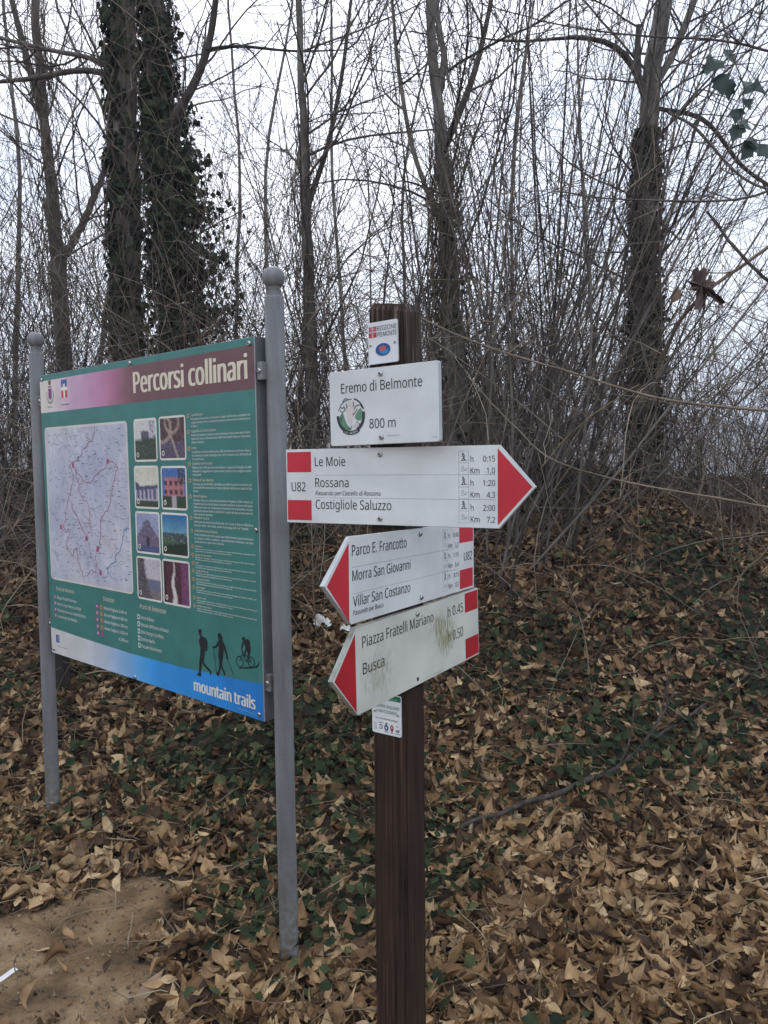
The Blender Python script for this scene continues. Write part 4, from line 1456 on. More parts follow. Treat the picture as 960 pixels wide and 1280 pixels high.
P.concave([(-66, -16), (-58, -6), (-52, -1), (-47, -8), (-47, -18), (-52, -26), (-60, -26), (-66, -21)], GRN, 2)
P.concave([(-88, 8), (-80, 14), (-70, 12), (-66, 2), (-70, -10), (-72, -24), (-78, -34), (-84, -26), (-87, -10)], (0.66, 0.60, 0.56, 1), 2)
P.concave([(-72, -34), (-64, -28), (-58, -34), (-62, -40), (-70, -40)], (0.62, 0.54, 0.53, 1), 2)
for pts in ([(-108, -4), (-103, 4), (-98, 0), (-94, 4), (-90, -3)], [(-104, -4), (-98, -8), (-92, -4)], [(-68, -3), (-62, 4), (-52, 5), (-47, -2)], [(-96, 14), (-90, 20), (-82, 17)], [(-64, 16), (-58, 13), (-53, 8)], [(-71, -14), (-66, -10), (-60, -3)], [(-84, -38), (-79, -44), (-74, -36)], [(-62, -28), (-56, -32), (-55, -38)], [(-104, -16), (-100, -20), (-103, -26)], [(-88, 9), (-85, 4), (-88, 0)], [(-70, 12), (-68, 6), (-71, 2)]):
    P.line(pts, 1.6, DK, 3)
o = P.build('place_sign', [M['alu'], M['print']], root)
o['label'] = 'white rectangular sign reading Eremo di Belmonte 800 m'
pose(o, (-.0044 * .975, 1.5063 * .975, 1.5 + .1278 * .975), -35.54, .97, -.89, root, 0.975)
add_bolts(o, [(-1.3, 61.8), (-2.3, -61.4)])

# small region badge at the top
P = Plate()
P.slab(rr_outline(-35.5, -40.5, 35.5, 40.5, 4), 2.5, face=(0.74, 0.74, 0.73, 1), ch=0.5)
P.rect(-33, 11, -14.5, 32, (0.50, 0.035, 0.055, 1))
P.rect(-33, 20.2, -14.5, 23.4, (0.62, 0.45, 0.46, 1), 2)
P.rect(-25.4, 11, -22.0, 32, (0.62, 0.45, 0.46, 1), 2)
P.line([(-32, 27), (-15.5, 27)], 1.6, (0.62, 0.30, 0.34, 1), 3)
for k_ in (-30, -26.5, -20.5, -17):
    P.line([(k_, 27), (k_, 30)], 1.2, (0.62, 0.30, 0.34, 1), 3)
P.text('REGIONE', -12.5, 23.0, 9.0, 45.5, (0.03, 0.03, 0.035, 1))
P.text('PIEMONTE', -12.5, 11.0, 9.0, 45.5, (0.03, 0.03, 0.035, 1))
P.disc(0, -14.4, 18.2, 12.6, (0.34, 0.36, 0.40, 1), 1, 30)
P.disc(0, -13.4, 17.4, 11.8, (0.012, 0.075, 0.26, 1), 2, 30)
P.disc(3.5, -17.5, 10.5, 5.2, (0.02, 0.24, 0.47, 1), 3, 24)
P.concave([(-9, -12), (-6, -7), (-1, -8), (2, -4.5), (5, -8), (9, -8.5), (6.5, -12), (8, -16), (3, -15.5), (0, -19), (-3, -16), (-8, -16.5)], (0.46, 0.10, 0.11, 1), 4)
o = P.build('badge_plate', [M['alu'], M['print']], root)
o['label'] = 'small white badge plate reading REGIONE PIEMONTE'
pose(o, (-.0023, 1.4945, 1.7481), -36.0, .96, -1.3, root)
add_bolts(o, [(-29.5, -3.5), (28.5, -2.5)], SCREW, 'screw')
BADGE_TOP = o

# small sticker plate under the signs
P = Plate()
P.slab(rr_outline(-35.5, -41, 35.5, 41, 4), 2.5, face=(0.74, 0.75, 0.73, 1), ch=0.5)
GR2 = (0.014, 0.17, 0.075, 1)
P.poly(rr_outline(-34.5, 29, 34.5, 40, 3), GR2)
P.text('COMUNE DI BUSCA', 0, 31.0, 2.4, 26, WHITE)
P.text('MONTE PAGLIANO', -24, 12.5, 6.4, 55.5, GR2)
P.text('A SAN COSTANZO', -24.5, 2.4, 6.4, 50, GR2)
P.text('storia, arte, devozione, paesaggio', -27.5, -11.2, 3.6, 55, BLACK, shear=0.2)
ecs = [(0.30, 0.20, 0.20, 1), (0.05, 0.05, 0.055, 1), (0.012, 0.03, 0.12, 1), (0.32, 0.035, 0.035, 1), (0.07, 0.07, 0.07, 1)]
for k_, xx in enumerate((-27, -14, -0.5, 13, 26.5)):
    zc = -25.5
    if k_ == 0:
        for dz in (5, 1, -3):
            P.line([(xx - 3, zc + dz), (xx + 3, zc + dz - 1.5)], 1.3, ecs[0], 2)
        P.line([(xx - 3.5, zc - 7), (xx + 3.5, zc - 7)], 1.2, ecs[0], 2)
    elif k_ == 1:
        P.ring(xx, zc - 1, 4.5, 5.2, 1.6, ecs[1], 2, -150, 150, 16)
        P.line([(xx - 5, zc + 7), (xx + 5, zc + 7)], 1.2, ecs[1], 2)
        P.line([(xx - 1.5, zc), (xx + 1.5, zc - 1)], 1.2, ecs[1], 2)
    elif k_ == 2:
        P.disc(xx, zc - 1.5, 5.0, 6.2, ecs[2], 2, 16)
        P.poly([(xx - 2.6, zc + 1), (xx + 2.6, zc + 1), (xx + 2.2, zc - 3), (xx, zc - 5), (xx - 2.2, zc - 3)], (0.45, 0.55, 0.68, 1), 3)
        P.poly([(xx - 3, zc + 5.5), (xx + 3, zc + 5.5), (xx + 2.2, zc + 8.2), (xx - 2.2, zc + 8.2)], (0.03, 0.03, 0.04, 1), 2)
        P.line([(xx - 5, zc - 9.5), (xx + 5, zc - 9.5)], 0.9, ecs[1], 2)
    elif k_ == 3:
        P.concave([(xx, zc + 7.5), (xx + 4.6, zc + 2), (xx + 3.5, zc - 3), (xx + 1.2, zc - 8.5), (xx - 1.2, zc - 8.5), (xx - 3.5, zc - 3), (xx - 4.6, zc + 2)], ecs[3], 2)
        P.disc(xx, zc + 1, 2.2, 2.4, (0.62, 0.5, 0.48, 1), 3, 10)
        P.line([(xx - 3, zc - 10.2), (xx + 3, zc - 10.2)], 1, ecs[1], 2)
    else:
        P.line([(xx - 3, zc + 7), (xx + 1, zc + 4)], 1.4, ecs[4], 2)
        P.ring(xx, zc - 2, 4.6, 4.6, 1.8, ecs[4], 2, 170, 380, 14)
        P.line([(xx - 2, zc - 4), (xx + 2, zc - 1)], 1.6, ecs[4], 2)
        P.line([(xx - 6, zc - 9.8), (xx + 6, zc - 9.8)], 1, ecs[1], 2)
o = P.build('badge_plate', [M['alu'], M['print']], root)
o['label'] = 'small white and green badge plate reading MONTE PAGLIANO A SAN COSTANZO, below the arrow signs'
fn = np.array([math.sin(R_(PYAW)), -math.cos(R_(PYAW))])          # outward normal of the left face
lc = np.array([PX, PY]) - d1 * (PW / 2 + 0.004)
lo = lc + fn * 0.004
pose(o, (lo[0] + 0.0096 * (1.5 - 1.02) + 0.001, lo[1], 1.0175), PYAW - 3.5, 0.6, -0.4, root)
add_bolts(o, [(-28.5, 3.5), (27.5, 2.5)], SCREW, 'screw')

# ------------------------------------------------------------------ notice board
BP = (-0.8884, 2.732, 1.317)
BW, BH = 688.4, 575.0
root = empty('notice_board', (-0.8884, 2.732, 0.06))
tag(root, 'green notice board headed Percorsi collinari, on two grey ball-topped poles', 'notice board')
TEAL = lin((64, 122, 114))
P = Plate()
P.slab([(-BW, -BH), (BW, -BH), (BW, BH), (-BW, BH)], 3, face=TEAL, ch=0.4)
# header band: cream - pink - brown
hs = [(-688, (222, 214, 198)), (-600, (220, 208, 200)), (-450, (205, 172, 190)), (-230, (198, 140, 172)), (-120, (178, 112, 138)), (-20, (132, 88, 92)), (30, (118, 80, 80)), (688, (110, 74, 76))]
for (xa, ca), (xb, cb) in zip(hs[:-1], hs[1:]):
    la, lb = lin(ca), lin(cb)
    P._add([(xa / 1000, -.00025, .423), (xb / 1000, -.00025, .423), (xb / 1000, -.00025, .5515), (xa / 1000, -.00025, .5515)], [(0, 1, 2, 3)], 1, [la, lb, lb, la])
CREAM = lin((226, 216, 190))
P.text('Percorsi collinari', 24.4, 455.4, 73, 632, CREAM, bold=0.036)
# town crest and region flag in the header
for pts, cc in (([(-612, 532), (-592, 532), (-590, 548), (-602, 552), (-614, 548)], (95, 80, 62)), ([(-616, 522), (-588, 522), (-588, 528), (-616, 528)], (120, 70, 100)), ([(-616, 480), (-602, 472), (-588, 480), (-588, 518), (-616, 518)], (128, 72, 120))):
    P.poly(pts, lin(cc), 2)
P.ring(-602, 492, 30, 34, 5, lin((150, 140, 120)), 2, 150, 390, 20)
P.line([(-620, 464), (-602, 458), (-584, 464)], 4, lin((110, 100, 110)), 2)
P.text('Busca', -626, 441, 7, 40, BLACK)
P.rect(-505, 516, -458, 544, lin((50, 88, 150)), 2)
P.poly([(-490, 516), (-474, 516), (-474, 530), (-482, 524), (-490, 530)], lin((230, 225, 210)), 3)
P.rect(-505, 474, -490, 501, lin((190, 40, 62)), 2)
P.rect(-474, 474, -458, 501, lin((190, 40, 62)), 2)
P.rect(-505, 503, -458, 514, lin((232, 222, 196)), 2)
P.rect(-489, 474, -475, 501, lin((232, 222, 196)), 2)
P.text('Regione Piemonte', -514, 444, 6.5, 66, BLACK)
# paragraphs beside the pictures
TXT = lin((236, 240, 230))
HEADS = [(358, 'Castelluccio', ['Nel parco Francotto, si trovano i ruderi dell’antico castellum di', 'origine romana, che a metà del XII secolo fu dimora dei marchesi con la', 'di Busca']),
         (306, 'Cappella di Santo Stefano', ['Risale al V secolo, è stata la parrocchia più importante del tempo.', 'Notevoli i lavori affrescati nel 1400 da Fratelli Pietro e Tommaso', 'Biazaci di Busca']),
         (252, 'Eremo', ['Complesso risalente al XIII secolo, nella zona boscosa collinare, dove vi', 'è la sacrestia della famiglia dei conti e pareti con affreschi di', 'Tommaso Biazaci']),
         (202, 'Castello del Roccolo', ['Edificato nel 1830 dal marchese Roberto Tapparelli d’Azeglio, in stile', 'neogotico. Suggestivo e panoramico il parco con stagno e serre', 'monumentali']),
         (149, 'Chiesa di San Martino', ['Costruita prima del Mille, possiede una delle facciate romaniche più', 'antiche del Piemonte ancora in stato originale. Nell’interno dipinti di San', 'Martino']),
         (97, 'Monte Pagliano', ['Sentieri verso la sommità del Monte Pagliano (584 metri), al', 'magnifico panorama del basso, un ampio pianoro, al centro del quale', 'dopo varie scale si è risistemata di recente la torre belvedere. Da qui', 'partendo rapidamente si potranno le gole del panorama verso la', 'valle Varaita e Monviso.']),
         (27, 'Palestra roccia', ['Indirizzata ad amanti e professionisti, con roccia di diverse difficoltà e', 'tracciati, oltre 1 km totali, pareti e passaggi dal 2 al 7 grado.']),
         (-15, 'Alabastro rosa di Busca', ['Pietra ornamentale molto apprezzata nell’architettura piemontese per', 'le chiese, le ville e i palazzi, caratteristici e rifinisce. Le cave', 'costituiscono un giacimento naturale'])]
BUL = lin((190, 170, 130))
for z_, hd, lines_ in HEADS:
    P.disc(346, z_ + 3, 7, 7, BUL, 2, 12)
    P.disc(346, z_ + 3, 4.2, 4.2, lin((110, 90, 70)), 3, 10)
    P.text(hd, 362, z_ + 1, 8.0, 8.6 * len(hd) * 0.62, CREAM, bold=0.03)
    for k_, tx in enumerate(lines_):
        P.text(tx, 362, z_ - 11.5 - 11.4 * k_, 6.6, 300 if k_ < len(lines_) - 1 else min(300, 4.3 * len(tx)), TXT, bold=0.03)
for k_, z_ in enumerate((-63, -91, -117, -143, -171, -198, -232, -259)):
    P.disc(348, z_, 6.5, 6.5, BUL, 2, 12)
    P.disc(348, z_, 3.8, 3.8, lin((110, 90, 70)), 3, 10)
    hd, lines_ = HEADS[k_][1], HEADS[k_][2][:2]
    P.text(hd, 362, z_ - 1, 5.6, 5.6 * len(hd) * 0.62, CREAM, bold=0.02)
    for q_, tx in enumerate(lines_[:2]):
        P.text(tx, 362, z_ - 9 - 7.2 * q_, 4.0, 306 if q_ == 0 else 190, TXT, bold=0.03)
# lists under the map
P.text('Punti di Partenza', -623.7, -305.2, 15.1, 152.5, CREAM, bold=0.015)
P.text('Distanze', -243.7, -307.2, 16.1, 79.1, CREAM, bold=0.015)
P.text('Punti di Interesse', 14.6, -307.2, 16.3, 165.5, CREAM, bold=0.015)
MAG = lin((165, 82, 140))
ORA = lin((205, 150, 100))
for z_, tx, wd in ((-341, 'Piazza Fratelli Mariano', 165), (-367, 'Parco Lungo Maira (Le Moie)', 200), (-393, 'Piazza Monumento (di Castelletto) Busca', 232), (-419, 'Corso Romita San Martino', 160)):
    P.rect(-646, z_ - 2, -630, z_ + 15, MAG, 2)
    P.rect(-642, z_ + 2, -634, z_ + 11, lin((210, 170, 190)), 3)
    P.text(tx, -619, z_, 11.5, wd, TXT, bold=0.02)
for z_, tx in ((-341, 'Monte Pagliano 6.400 mt'), (-367, 'Monte Pagliano 4.800 mt'), (-393, 'Monte Pagliano 4.350 mt'), (-419, 'Monte Pagliano 3.000 mt'), (-446, None)):
    P.rect(-303, z_ - 2, -285, z_ + 15, MAG, 2)
    P.rect(-299, z_ + 2, -289, z_ + 11, lin((210, 170, 190)), 3)
    if tx:
        P.disc(-262, z_ + 6, 9.5, 9.5, ORA, 2, 14)
        P.disc(-262, z_ + 6, 5, 5, lin((120, 100, 60)), 3, 10)
        P.text(tx, -241, z_, 11.5, 166, TXT, bold=0.02)
    else:
        P.rect(-273, z_ - 2, -255, z_ + 15, MAG, 2)
        P.text('4.700 mt', -141, z_, 11, 66, TXT)
for z_, tx, wd in ((-345, 'Eremo di Busca', 88), (-371, 'Piazzale dell’Eremo di Busca', 176), (-397, 'Zone Impegno (Le Moie)', 145), (-423, 'Cascina Abelio', 88), (-449, 'Piazzale Villa Ferrero', 130)):
    P.rect(-6, z_ - 3, 8, z_ + 15, lin((215, 222, 210)), 2)
    P.rect(-2.5, z_ + 1, 4.5, z_ + 11, TEAL, 3)
    P.text(tx, 14, z_, 12, wd, TXT, bold=0.02)
# bottom band: white to blue, its upper edge dips in the middle
top_z = lambda u: np.interp(u, [-688, -400, -64, 250, 500, 688], [-469, -477, -483, -480, -470, -460])
cst = [(-688, (205, 203, 196)), (-420, (203, 204, 202)), (-255, (188, 198, 210)), (-120, (140, 178, 214)), (0, (92, 168, 222)), (80, (58, 150, 218)), (400, (42, 138, 210)), (688, (32, 120, 192))]
us = sorted(set([c[0] for c in cst] + list(np.linspace(-688, 688, 25))))
cl = np.array([lin(c[1]) for c in cst])
for ua, ub in zip(us[:-1], us[1:]):
    cc = [tuple(np.interp(u, [c[0] for c in cst], cl[:, k_]) for k_ in range(4)) for u in (ua, ub)]
    P._add([(ua / 1000, -.00025, -.5748), (ub / 1000, -.00025, -.5748), (ub / 1000, -.00025, top_z(ub) / 1000), (ua / 1000, -.00025, top_z(ua) / 1000)], [(0, 1, 2, 3)], 1, [cc[0], cc[1], cc[1], cc[0]])
P.text('mountain trails', 329.6, -546, 39, 321, lin((226, 222, 210)), bold=0.038, layer=3)
P.text('www.comune.busca.cn.it', 560, -562, 5, 92, lin((150, 190, 220)))
P.rect(-646, -526, -616, -494, lin((50, 76, 132)), 2)
P.text('f', -632, -524, 24, 11, lin((225, 228, 232)), layer=3, bold=0.03)
P.text('www.comunedibusca.it', -640, -543, 5, 92, BLACK)
# silhouettes
INK = lin((30, 36, 40))
MAN = [(366, -337), (375, -333), (384, -335), (385, -341), (381, -349), (382, -355), (393, -357), (405, -359), (413, -367), (413, -392), (410, -401), (398, -404), (395, -415), (391, -435), (389, -441), (405, -451), (425, -462), (430, -467), (428, -479), (423, -480), (420, -469), (398, -458), (385, -450), (381, -442), (377, -460), (372, -477), (374, -487), (369, -493), (347, -491), (352, -486), (360, -481), (364, -462), (365, -441), (372, -419), (374, -393), (366, -378), (366, -372), (376, -360), (371, -356), (368, -349), (364, -344)]
WOMAN = [(471, -336), (480, -332), (489, -336), (494, -345), (492, -354), (498, -357), (508, -373), (517, -396), (520, -408), (516, -414), (511, -409), (510, -399), (499, -379), (496, -399), (490, -422), (489, -437), (501, -455), (506, -462), (497, -468), (495, -460), (482, -442), (475, -459), (469, -469), (469, -478), (455, -469), (458, -463), (466, -461), (472, -444), (473, -423), (468, -408), (474, -383), (473, -375), (459, -383), (442, -387), (438, -382), (445, -380), (456, -378), (467, -363), (475, -357), (471, -348), (470, -342)]
RIDER = [(591, -333), (599, -327), (607, -329), (608, -335), (616, -332), (627, -333), (632, -340), (631, -349), (635, -358), (631, -374), (624, -387), (617, -390), (620, -375), (612, -369), (608, -378), (608, -388), (602, -390), (602, -376), (610, -363), (604, -348), (599, -352), (591, -367), (586, -366), (594, -348), (597, -341)]
SWOOSH = [(567, -438), (578, -428), (616, -419), (652, -413), (667, -403), (675, -390), (672, -404), (658, -415), (615, -425), (581, -430)]
for pl in (MAN, WOMAN, RIDER, SWOOSH):
    P.concave(pl, INK, 4)
P.line([(444, -387), (458, -462)], 2, INK, 4)
P.line([(519, -414), (547, -458)], 2, INK, 4)
P.ring(579, -409, 18.5, 18.5, 3.4, INK, 4)
P.ring(635, -401, 17, 17, 3.4, INK, 4)
P.line([(579, -408), (594, -380), (590, -367), (598, -379)], 2.6, INK, 4)
P.line([(595, -382), (621, -387), (610, -403), (596, -384)], 2.6, INK, 4)
P.line([(621, -387), (635, -400), (610, -403)], 2.6, INK, 4)
panel = P.build('panel', [M['alu'], M['print']], root)
pose(panel, BP, -41.33, 1.23, -.14, root)

# trail map
rng = np.random.default_rng(8)
P = Plate()
P.rrect(-664, -262, -26, 362.5, 18, lin((214, 208, 196)), 1, 0)
mapn = rng.normal(0, 1, (40, 40))
def mapc(s_, t_):
    a = 0.5 + 0.5 * math.sin(5 * s_ + 2.1 * math.sin(4 * t_)) * math.sin(6 * t_ + 1 + math.sin(7 * s_))
    n2 = mapn[int(s_ * 39), int(t_ * 39)]
    d = (s_ - .45) ** 2 + (t_ - .45) ** 2
    return (184 + 18 * a + 4 * n2 - 30 * max(0, .3 - d), 186 + 14 * a + 4 * n2 - 28 * max(0, .3 - d), 199 + 4 * a + 3 * n2 - 8 * max(0, .3 - d))
P.grid(-655, 354, -35, -254, 34, 34, mapc, 2, 0)
for k_ in range(420):
    x_, z_ = rng.uniform(-640, -50), rng.uniform(-240, 340)
    P.line([(x_, z_), (x_ + rng.uniform(4, 20), z_ + rng.normal(0, 2))], rng.uniform(1.4, 3.4), lin(tuple(rng.uniform(105, 150) + np.array([0, 2, 14]))), 3, 0)
for k_ in range(60):
    x_, z_ = rng.uniform(-640, -60), rng.uniform(-240, 340)
    pts = [(x_, z_)]
    for q_ in range(5):
        pts.append((min(-40, max(-650, pts[-1][0] + rng.normal(0, 22))), max(-250, min(350, pts[-1][1] + rng.normal(0, 18)))))
    P.line(pts, 1.6, lin((150, 146, 158)), 3, 0)
T1 = [(-256, 353), (-266, 301), (-344, 268), (-400, 233), (-456, 207), (-439, 150), (-466, 97), (-504, 43), (-534, -44), (-491, -64), (-519, -119), (-477, -148), (-430, -113), (-425, -176), (-387, -237)]
T2 = [(-434, 207), (-395, 171), (-315, 130), (-261, 171), (-200, 195), (-159, 225), (-104, 205), (-137, 132), (-172, 52), (-234, 5), (-253, -102), (-285, -125), (-291, -197), (-376, -225)]
T3 = [(-414, 191), (-407, 150), (-390, 98), (-331, 58), (-316, -13), (-343, -87), (-318, -158), (-250, -194)]
T4 = [(-470, 54), (-420, 3), (-391, -27), (-353, -77)]
RIV = [(-45, -24), (-75, -33), (-89, -87), (-138, -125), (-140, -155), (-210, -180), (-174, -217)]
def jag(pts, n_, amp):
    o_ = []
    for a, b2 in zip(pts[:-1], pts[1:]):
        for k_ in range(n_):
            f_ = k_ / n_
            o_.append((a[0] * (1 - f_) + b2[0] * f_ + rng.normal(0, amp), a[1] * (1 - f_) + b2[1] * f_ + rng.normal(0, amp)))
    return o_ + [pts[-1]]
for tr, cc in ((T1, (160, 98, 112)), (T2, (166, 96, 110)), (T3, (172, 116, 126)), (T4, (164, 104, 116))):
    P.line(jag(tr, 5, 5), 3.0, lin(cc), 4, 0)
P.line(jag(RIV, 4, 4), 3.6, lin((92, 134, 172)), 4, 0)
for x_, z_ in ((-169, 220), (-353, -77), (-270, -113), (-255, -202), (-434, 207), (-557, -40)):
    P.rect(x_ - 8, z_ - 9, x_ + 8, z_ + 9, lin((176, 84, 122)), 5, 0)
o = P.build('trail_map', [M['print']], panel)
o.location = (0, -0.0003, 0)
o['label'] = 'large pale trail map with red routes and a blue river'

# eight printed photographs
pn = rng.normal(0, 1, (64, 64))
NZ = lambda s_, t_: pn[int(s_ * 63), int(t_ * 63)]
def ph_tower(s_, t_):
    if t_ > .58 - .16 * s_ + .03 * math.sin(9 * s_) or (t_ > .5 and s_ < .3): v = (60, 74, 54); return tuple(c + 14 * NZ(s_, t_) for c in v)
    if .32 < s_ < .68 and t_ > .27 + .10 * abs(s_ - .45): return tuple(c + 10 * NZ(s_, t_) for c in (86, 84, 96))
    if s_ > .72 and NZ(s_, t_) > .1: return (120, 118, 140)
    return (208, 204, 196)
def ph_fresco(s_, t_):
    a = abs(((s_ - .5) ** 2 + (t_ - .1) ** 2) ** .5 - .28)
    b2 = abs(((s_ - .1) ** 2 + (t_ - .25) ** 2) ** .5 - .35)
    if a < .04 or b2 < .05 or (abs(s_ - .45 - (t_ - .45) * .5) < .05 and t_ > .4): return (160, 138, 122)
    return tuple(c + 18 * NZ(s_, t_) for c in ((84, 58, 58) if t_ < .6 else (90, 74, 98)))
def ph_villa(s_, t_):
    if t_ > .86: return (56, 76, 50)
    if t_ > .50 - .05 * s_ or (s_ < .2 and t_ > .35 + .5 * s_):
        return (78, 76, 110) if (int(s_ * 11) % 2 and .56 < t_ < .8) or t_ < .56 - .05 * s_ + .03 else tuple(c + 8 * NZ(s_, t_) for c in (178, 172, 186))
    return (214, 208, 184)
def ph_castle(s_, t_):
    if s_ > .68 and t_ < .4 and NZ(s_, t_) > -.2: return (48, 56, 54)
    if t_ > .72: return (178, 164, 168) if abs(s_ - .52) < .10 else tuple(c + 9 * NZ(s_, t_) for c in (52, 66, 52))
    if t_ > .24 and .12 < s_ < .95: return (74, 44, 54) if int(s_ * 9) % 2 and int(t_ * 9) % 2 else tuple(c + 9 * NZ(s_, t_) for c in (190, 116, 118))
    return (66, 112, 182)
def ph_church(s_, t_):
    if t_ > .86: return (74, 84, 130)
    if t_ > .30 + max(0, abs(s_ - .5) - .14) * .9 or (.32 < s_ < .66 and t_ > .16 + abs(s_ - .5) * .5):
        if .44 < s_ < .58 and t_ > .6: return (52, 48, 66)
        return tuple(c + 16 * NZ(s_, t_) for c in (112, 98, 122))
    return (150, 156, 188)
def ph_view(s_, t_):
    if t_ < .46: return (36 + 130 * t_, 104 + 130 * t_, 166 + 40 * t_)
    if t_ < .60 + .1 * s_: return (196, 196, 190) if NZ(s_, t_) > 1.2 else tuple(c + 10 * NZ(s_, t_) for c in (66, 82, 84))
    return tuple(c + 10 * NZ(s_, t_) for c in ((66, 100, 66) if t_ < .8 - .1 * s_ else (34, 52, 40)))
def ph_rock(s_, t_):
    if s_ < .34 + .3 * t_ * t_ + .03 * NZ(s_, t_) : return tuple(c + 22 * NZ(s_, t_) for c in (92, 80, 88))
    if t_ > .8: return tuple(c + 20 * NZ(s_, t_) for c in (130, 112, 112))
    if t_ > .52: return (108, 110, 132)
    return (196, 184, 188)
def ph_cave(s_, t_):
    e_ = abs(s_ - .42 - .04 * math.sin(9 * t_))
    if e_ < .02 + .08 * t_ * (t_ > .1): return (214, 206, 198)
    if s_ > .72: return tuple(c + 10 * NZ(s_, t_) for c in (122, 62, 104))
    return tuple(c + 12 * NZ(s_, t_) for c in ((88, 44, 54) if .12 < s_ else (58, 36, 42)))
PH = [((17, 365, 162, 216), ph_tower), ((176, 366, 331, 219), ph_fresco), ((8, 202, 163, 52), ph_villa), ((177, 200, 328, 53), ph_castle),
      ((6, 42, 160, -107), ph_church), ((169, 43, 328, -105), ph_view), ((2, -118, 160, -272), ph_rock), ((167, -116, 328, -272), ph_cave)]
def soft(fn_):
    """printed and sun-faded: greyer, with a fine grain"""
    def g_(s_, t_):
        c = np.array(fn_(s_, t_), float)
        c2_ = np.array(fn_(min(.999, s_ + .03), min(.999, t_ + .025)), float)
        c = 0.6 * c + 0.4 * c2_
        m_ = c.mean()
        return tuple(m_ + (c - m_) * 0.8 + rng.normal(0, 7) + 6 * math.sin(31 * s_ + 17 * t_) * math.sin(23 * t_ - 9 * s_))
    return g_
WH2 = lin((226, 222, 208))
PHN = ['ruined tower on a grassy mound', 'painted vault ribs', 'pale arcaded villa', 'pink castle under blue sky', 'stone chapel front', 'blue sky over green hills', 'rock face over a plain', 'dark red rock cleft']
for ((x0, z1, x1, z0), fnn), nm in zip(PH, PHN):
    P = Plate()
    P.rrect(x0, z0, x1, z1, 12, WH2, 1, 0)
    P.grid(x0 + 7, z1 - 7, x1 - 7, z0 + 7, 30, 44, soft(fnn), 2, 0)
    P.disc(x0 + 22, z0 + 24, 8, 9, WH2, 3, 12, 0)
    P.disc(x0 + 22, z0 + 24, 4.5, 5.5, lin((70, 70, 60)), 4, 10, 0)
    o = P.build('printed_photo', [M['print']], panel)
    o.location = (0, -0.0003, 0)
    o['label'] = 'printed photo of ' + nm
add_bolts(panel, [(-668, 557), (668, 557), (-668, -558), (668, -557), (9.2, 561), (-35.7, -566), (676, 6)], PSCREW, 'screw')

# box frame behind the sheet
def box(v, f, x0, y0, z0, x1, y1, z1):
    o_ = len(v)
    v += [(x, y, z) for z in (z0, z1) for y in (y0, y1) for x in (x0, x1)]
    f += [tuple(o_ + i for i in q_) for q_ in ((0, 2, 3, 1), (4, 5, 7, 6), (0, 1, 5, 4), (2, 6, 7, 3), (0, 4, 6, 2), (1, 3, 7, 5))]
v, f = [], []
fx, fz, fw, y0, y1 = BW / 1000 + 0.0015, BH / 1000 + 0.0015, 0.035, 0.0032, 0.047
box(v, f, -fx, y0, -fz, -fx + fw, y1, fz)
box(v, f, fx - fw, y0, -fz, fx, y1, fz)
box(v, f, -fx + fw + .0001, y0 + .001, fz - fw, fx - fw - .0001, y1 - .001, fz)
box(v, f, -fx + fw + .0001, y0 + .001, -fz, fx - fw - .0001, y1 - .001, -fz + fw)
fr = mesh_py('frame', v, f, M['frame'], root)
pose(fr, BP, -41.33, 1.23, -.14, root)
md = fr.modifiers.new('bevel', 'BEVEL'); md.width = 0.0015; md.segments = 2

# grey poles with ball tops; both lean a little to the left
def pole(x, y, ztop, zball, lean):
    v, f = lathe([(.0288, -0.4), (.0288, ztop), (.0280, ztop + .004), (.0232, ztop + .008), (.0215, ztop + .022), (.0225, ztop + .025), (.0175, ztop + .028)], 36)
    p = mesh_py('pole', v, f, M['pole'], root, smooth=True)
    md_ = p.modifiers.new('edge', 'EDGE_SPLIT'); md_.split_angle = R_(35)
    r = 0.0335
    pr = [(r * math.sin(R_(a)), zball - r * math.cos(R_(a))) for a in (32, 40, 50, 60, 70, 80, 90, 100, 110, 120, 130, 140, 150, 160, 170, 177)]
    v, f = lathe([(.0175, ztop + .027), (.019, zball - r * .86)] + pr, 32)
    b2 = mesh_py('ball_finial', v, f, M['pole'], p, smooth=True)
    p.matrix_local = Matrix.Translation(Vector((x - root.location.x, y - root.location.y, -root.location.z))) @ Matrix.Rotation(-lean, 4, 'Y')
    return p
# x is given at eye level; shift so that the lean keeps it there
for (x, y, zt, zb, lean) in ((-0.3146, 2.285, 2.0045, 2.066, 0.016), (-1.4447, 3.235, 1.985, 2.046, 0.0140)):
    pole(x + math.tan(lean) * 1.5, y, zt, zb, lean)
# clamp plates between frame and poles
mtb = Matrix.Rotation(R_(-41.33), 4, 'Z')
for side in (1, -1):
    for zz_ in (0.475, -0.455):
        v, f = [], []
        if side == 1:
            box(v, f, 0.6915, 0.006, zz_ - .026, 0.714, 0.026, zz_ + .026)
        else:
            box(v, f, -0.722, 0.006, zz_ - .022, -0.6915, 0.022, zz_ + .022)
        br = mesh_py('bracket', v, f, M['pole'], root)
        pose(br, BP, -41.33, 1.23, -.14, root)
        md = br.modifiers.new('bevel', 'BEVEL'); md.width = 0.0012; md.segments = 2
        bo = link('bolt', PSCREW, br)
        bo.location = (0.703 * side if side == 1 else -0.707, 0.006, zz_)

